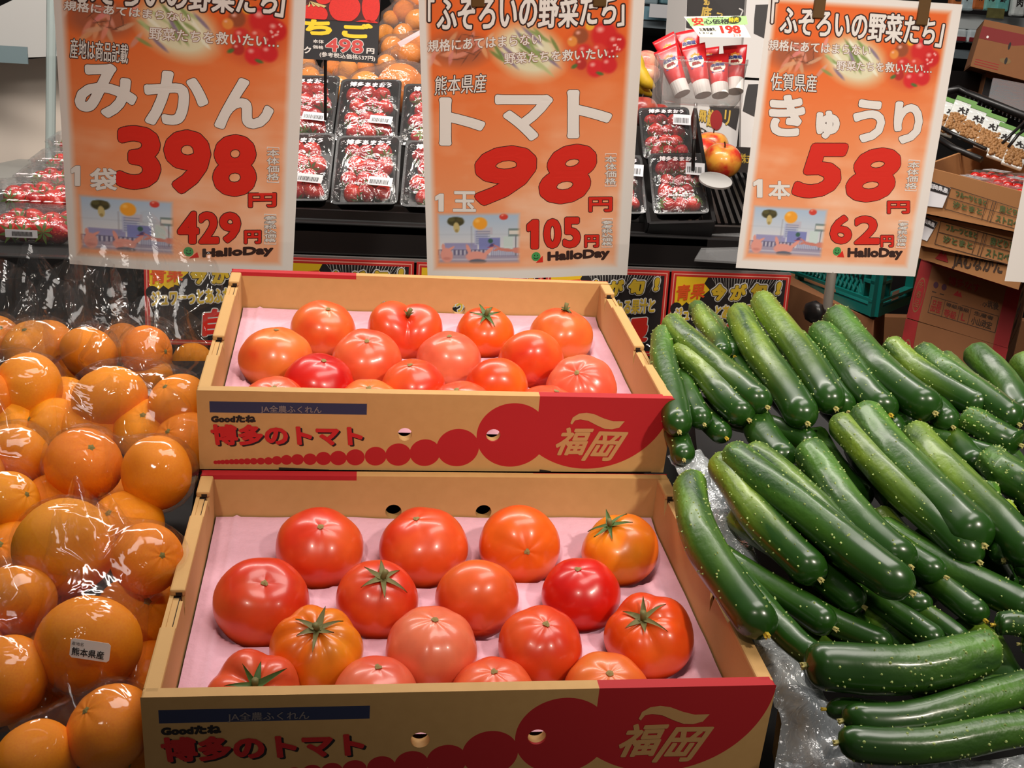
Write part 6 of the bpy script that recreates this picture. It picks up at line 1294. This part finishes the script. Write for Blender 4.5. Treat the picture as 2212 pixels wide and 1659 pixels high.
# far chilled shelves
M_sh = mat('shelf_grey', (120, 132, 138), .4, metal=.3)
t = thing('chilled_shelf', 'grey chilled shelf far behind, between the right posters', 'shelf', None)
a, c = at(1330, 38, 4.4), at(1520, 62, 4.4); b = MB(); b.box(a.x, c.x+.3, a.y, a.y+.5, a.z-.03, a.z); obj('shelf_board', b.mesh('shelf_board', M_sh), t); b = MB(); b.box(a.x, c.x+.3, a.y-.01, a.y, a.z, a.z+.05); obj('price_strip', b.mesh('price_strip', mat('strip_blue', (120, 160, 176), .4)), t); b = MB(); b.box(a.x, c.x+.3, a.y+.5, a.y+.53, 0, a.z+.2); obj('back_panel', b.mesh('back_panel', M_black), t)
for k, x in enumerate((1400, 1450)):
    b = MB(); p = at(x, 26, 4.37); b.box(p.x, p.x+.08, p.y-.02, p.y-.017, p.z-.02, p.z+.03); obj('shelf_label', b.mesh('shelf_label', M_barw), t)
for k in range(3):
    b = MB(); p = at(1385+k*42, 8, 4.5); b.box(p.x, p.x+.07, p.y, p.y+.08, p.z, p.z+.07); o = bevel(obj('food_pack', b.mesh('food_pack', mat('pack_teal%d' % k, [(150, 170, 178), (110, 150, 160), (170, 186, 190)][k], .3))), .008); tag(o, ['left', 'middle', 'right'][k]+' pale pack on the far chilled shelf', 'pack')
t = thing('chilled_shelf', 'far chilled shelf at the upper right corner', 'shelf', None)
a, c = at(2030, 104, 3.9), at(2160, 104, 3.9); b = MB(); b.box(a.x, a.x+1.2, a.y, a.y+.6, a.z-.03, a.z); obj('shelf_board', b.mesh('shelf_board', M_sh), t)
a2 = at(2050, 30, 3.9); b = MB(); b.box(a.x, a.x+1.2, a.y+.6, a.y+.63, 0, a2.z+.2); obj('back_panel', b.mesh('back_panel', M_black), t); b = MB(); b.box(a.x, a.x+1.2, a.y+.05, a.y+.6, a2.z-.02, a2.z); obj('shelf_board', b.mesh('shelf_board', M_sh), t); b = MB(); b.box(a.x, a.x+1.2, a.y+.03, a.y+.05, a2.z-.045, a2.z+.005); obj('price_strip', b.mesh('price_strip', mat('strip_white', (190, 196, 196), .5)), t)
pk = [(2052, 22, (190, 110, 60), 'orange snack pack at the top right, leftmost'), (2075, 22, (170, 190, 196), 'pale blue pack with brushed lettering, top right'), (2100, 20, (180, 100, 50), 'brown pack beside the pale blue one'), (2125, 22, (120, 180, 170), 'mint green pickle pack at the top right'), (2150, 24, (100, 170, 165), 'teal pickle pack at the top right'), (2185, 34, (200, 206, 204), 'silver pack of red meat at the top right corner'),
      (2058, 90, (196, 206, 208), 'film-covered tray of red fish, left'), (2090, 92, (190, 202, 206), 'film-covered tray of red fish, second'), (2120, 92, (186, 196, 200), 'film-covered tray of red fish, third')]
for k, (x, y, c, words) in enumerate(pk):
    p = at(x, y, 3.86); wdt = .05; hh_ = .10 if y < 60 else .045; b = MB(); b.box(0, wdt, 0, .03, -.0, hh_); o = bevel(obj('food_pack', b.mesh('food_pack', mat('pack_col%d' % k, c, .25, coat=.5, noise_amt=.35, noise_scale=60))), .008); o.location = p; tag(o, words, 'pack', 'packs on the far right shelf')
    if y > 60: b = MB(); b.box(.004, wdt-.004, -.002, .0, .004, .018); obj('contents', b.mesh('contents', mat('fish_red', (120, 30, 34), .4)), o)
    else: write(o, 'ヒチ清海鮮肉'[k % 6], (.012, .03), (.036, .03), (.012, .06), lambda x, y, off: V((x, -off, y)), M_ink, wt=.001, res=1)
p = at(2131, 38, 3.75); b = MB(); b.box(0, .062, 0, .003, 0, .032); o = obj('shelf_card', b.mesh('shelf_card', mat('card_browngreen', (96, 92, 50), .5, noise_amt=.5, noise_scale=60)), t); o.location = p
# red banded carton and the one below
fqr = [at(2096, 143, 2.9), at(2260, 186, 2.75), at(2290, 75, 2.75), at(2127, 42, 2.9)]
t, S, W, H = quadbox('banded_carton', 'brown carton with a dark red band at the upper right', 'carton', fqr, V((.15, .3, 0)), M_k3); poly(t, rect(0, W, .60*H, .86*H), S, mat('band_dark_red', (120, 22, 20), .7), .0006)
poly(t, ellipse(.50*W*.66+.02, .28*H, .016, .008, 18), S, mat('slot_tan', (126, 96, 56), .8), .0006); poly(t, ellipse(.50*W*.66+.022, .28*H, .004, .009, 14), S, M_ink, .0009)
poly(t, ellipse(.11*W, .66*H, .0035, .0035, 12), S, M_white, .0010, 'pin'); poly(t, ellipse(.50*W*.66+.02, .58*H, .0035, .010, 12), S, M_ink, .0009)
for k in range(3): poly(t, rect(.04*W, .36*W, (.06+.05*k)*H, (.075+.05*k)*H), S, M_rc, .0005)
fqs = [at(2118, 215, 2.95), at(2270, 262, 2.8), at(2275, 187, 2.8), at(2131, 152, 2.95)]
t, S, W, H = quadbox('storage_carton', 'open brown carton under the red-banded one, dark inside', 'carton', fqs, V((.15, .3, 0)), M_k3); poly(t, [(0, 0), (.3*W, 0), (.3*W, .70*H), (0.02*W, .78*H)], S, M_ink, .0006)  # dark patch on the front paints the unlit inside of the carton
pl = [at(2134, 222, 2.62), at(2260, 250, 2.55), at(2290, 195, 2.7), at(2146, 168, 2.75)]
o = obj('acrylic_sheet', mesh('acrylic_sheet', pl+[p+V((0, .003, -.002)) for p in pl], [(0, 1, 2, 3), (7, 6, 5, 4), (0, 4, 5, 1), (3, 2, 6, 7)], film_mat('acrylic2', tint=(160, 164, 168), haze=.40, base=.10, edge=.4, bump=.2))); tag(o, 'clear acrylic sheet leaning behind the wire basket', 'sheet')
b = MB(); p = at(2000, 250, 3.1); b.box(p.x-.2, p.x+1.5, p.y, p.y+.4, .0, at(2000, 150, 3.1).z); tag(obj('counter', b.mesh('counter', M_black)), 'black counter behind the wire basket', 'counter')
# wire basket with soybean packs
bk = thing('wire_basket', 'black wire basket of soybean packs at the right', 'basket', None)
def wire(nm, pts, r): b = MB(); b.tube([at(*p) for p in pts], r, 6); obj(nm, b.mesh(nm, M_black, True), bk)
wire('top_rail', [(2040, 200, 2.5), (2068, 192, 2.52), (2100, 205, 2.5), (2240, 262, 2.35)], .009); wire('front_rail', [(2010, 262, 2.2), (2060, 290, 2.15), (2130, 322, 2.1)], .004); wire('lower_rail', [(2005, 285, 2.25), (2060, 320, 2.2), (2120, 345, 2.15)], .007)
wire('hook', [(2165, 310, 2.15), (2185, 290, 2.15), (2215, 262, 2.2)], .003); wire('hook', [(2178, 318, 2.13), (2200, 290, 2.13), (2230, 270, 2.2)], .003)
for k in range(16): wire('wire', [(2086+k*9, 208+k*3.7, 2.47), (2084+k*9, 214+k*3.8, 2.45)], .0022)
M_nut = mat('roasted_soybean', (150, 106, 60), .6, noise_amt=.35, noise_scale=90, bump=1., bump_scale=120)
beads = ballmesh('b', M_nut, .0040, 7, 5)
for k, (x, y) in enumerate([(2010, 235), (2034, 232), (2066, 250), (2100, 268), (2128, 290), (2160, 306)]):
    z = 2.30-.02*k; o = at(x, y+50, z); q = at(x+44, y+66, z-.01); tp = at(x+16, y-24, z+.06); mw = frame_xy(o, q-o, tp-o); wd, ln = (q-o).length, (tp-o).length
    t = thing('soybean_pack', ['soybean pack at the left, half behind the 58 poster', 'second soybean pack in the wire basket', 'third soybean pack in the wire basket', 'fourth soybean pack in the wire basket', 'fifth soybean pack in the wire basket', 'last soybean pack behind the basket hooks'][k], 'pack', mw, 'soybean packs in the wire basket')
    b = MB(); b.box(0, wd, 0, ln, 0, .008); bevel(obj('pouch', b.mesh('pouch', film_mat('pouch_film', tint=(235, 238, 235), haze=.75, base=.06, edge=.4)), t), .003)
    b = MB(); b.box(.0, wd, ln*.88, ln, .0082, .0092); obj('green_header', b.mesh('green_header', mat('pack_green', (100, 140, 76), .5)), t)
    b = MB(); 
    for j in range(130): 
        c = V((rnd.uniform(.004, wd-.004), rnd.uniform(.004, ln*.48), .0075+rnd.uniform(0, .003))); b.add([(v.co+c) for v in beads.vertices], [tuple(p.vertices) for p in beads.polygons])
    tag(obj('soybeans', b.mesh('soybeans', M_nut, True), t), None, None, None, 'stuff')
    write(t, '大', (.30*wd, .56*ln), (.62*wd, .54*ln), (.32*wd, .74*ln), lambda x, y, off: V((x, y, .0085+off)), M_ink, wt=.0012, res=1); write(t, '豆', (.62*wd, .56*ln), (.92*wd, .54*ln), (.64*wd, .74*ln), lambda x, y, off: V((x, y, .0085+off)), M_ink, wt=.0008, res=1)
# white price sheet at the right edge beside the cucumbers
pq = [at(2195, 905, 1.25), at(2280, 912, 1.2), at(2260, 842, 1.3), at(2148, 840, 1.32)]
t = thing('price_sheet', 'white printed sheet beyond the cucumbers at the right edge', 'sheet', Matrix.Translation(pq[0])); o = obj('sheet', mesh('sheet', [p-pq[0] for p in pq]+[p-pq[0]+V((0, 0, -.001)) for p in pq], [(0, 1, 2, 3), (7, 6, 5, 4)], M_white), t)
f = pxmap(pq); S = lambda x, y, off: (pq[1]-pq[0]).normalized()*x+(pq[3]-pq[0]).normalized()*y+V((0, -.3, .9))*off
for k in range(3): write(o, '内容量150g', f(2172, 858+k*9), f(2206, 860+k*9), f(2171, 854+k*9), S, M_ink, res=1, off=.0004)
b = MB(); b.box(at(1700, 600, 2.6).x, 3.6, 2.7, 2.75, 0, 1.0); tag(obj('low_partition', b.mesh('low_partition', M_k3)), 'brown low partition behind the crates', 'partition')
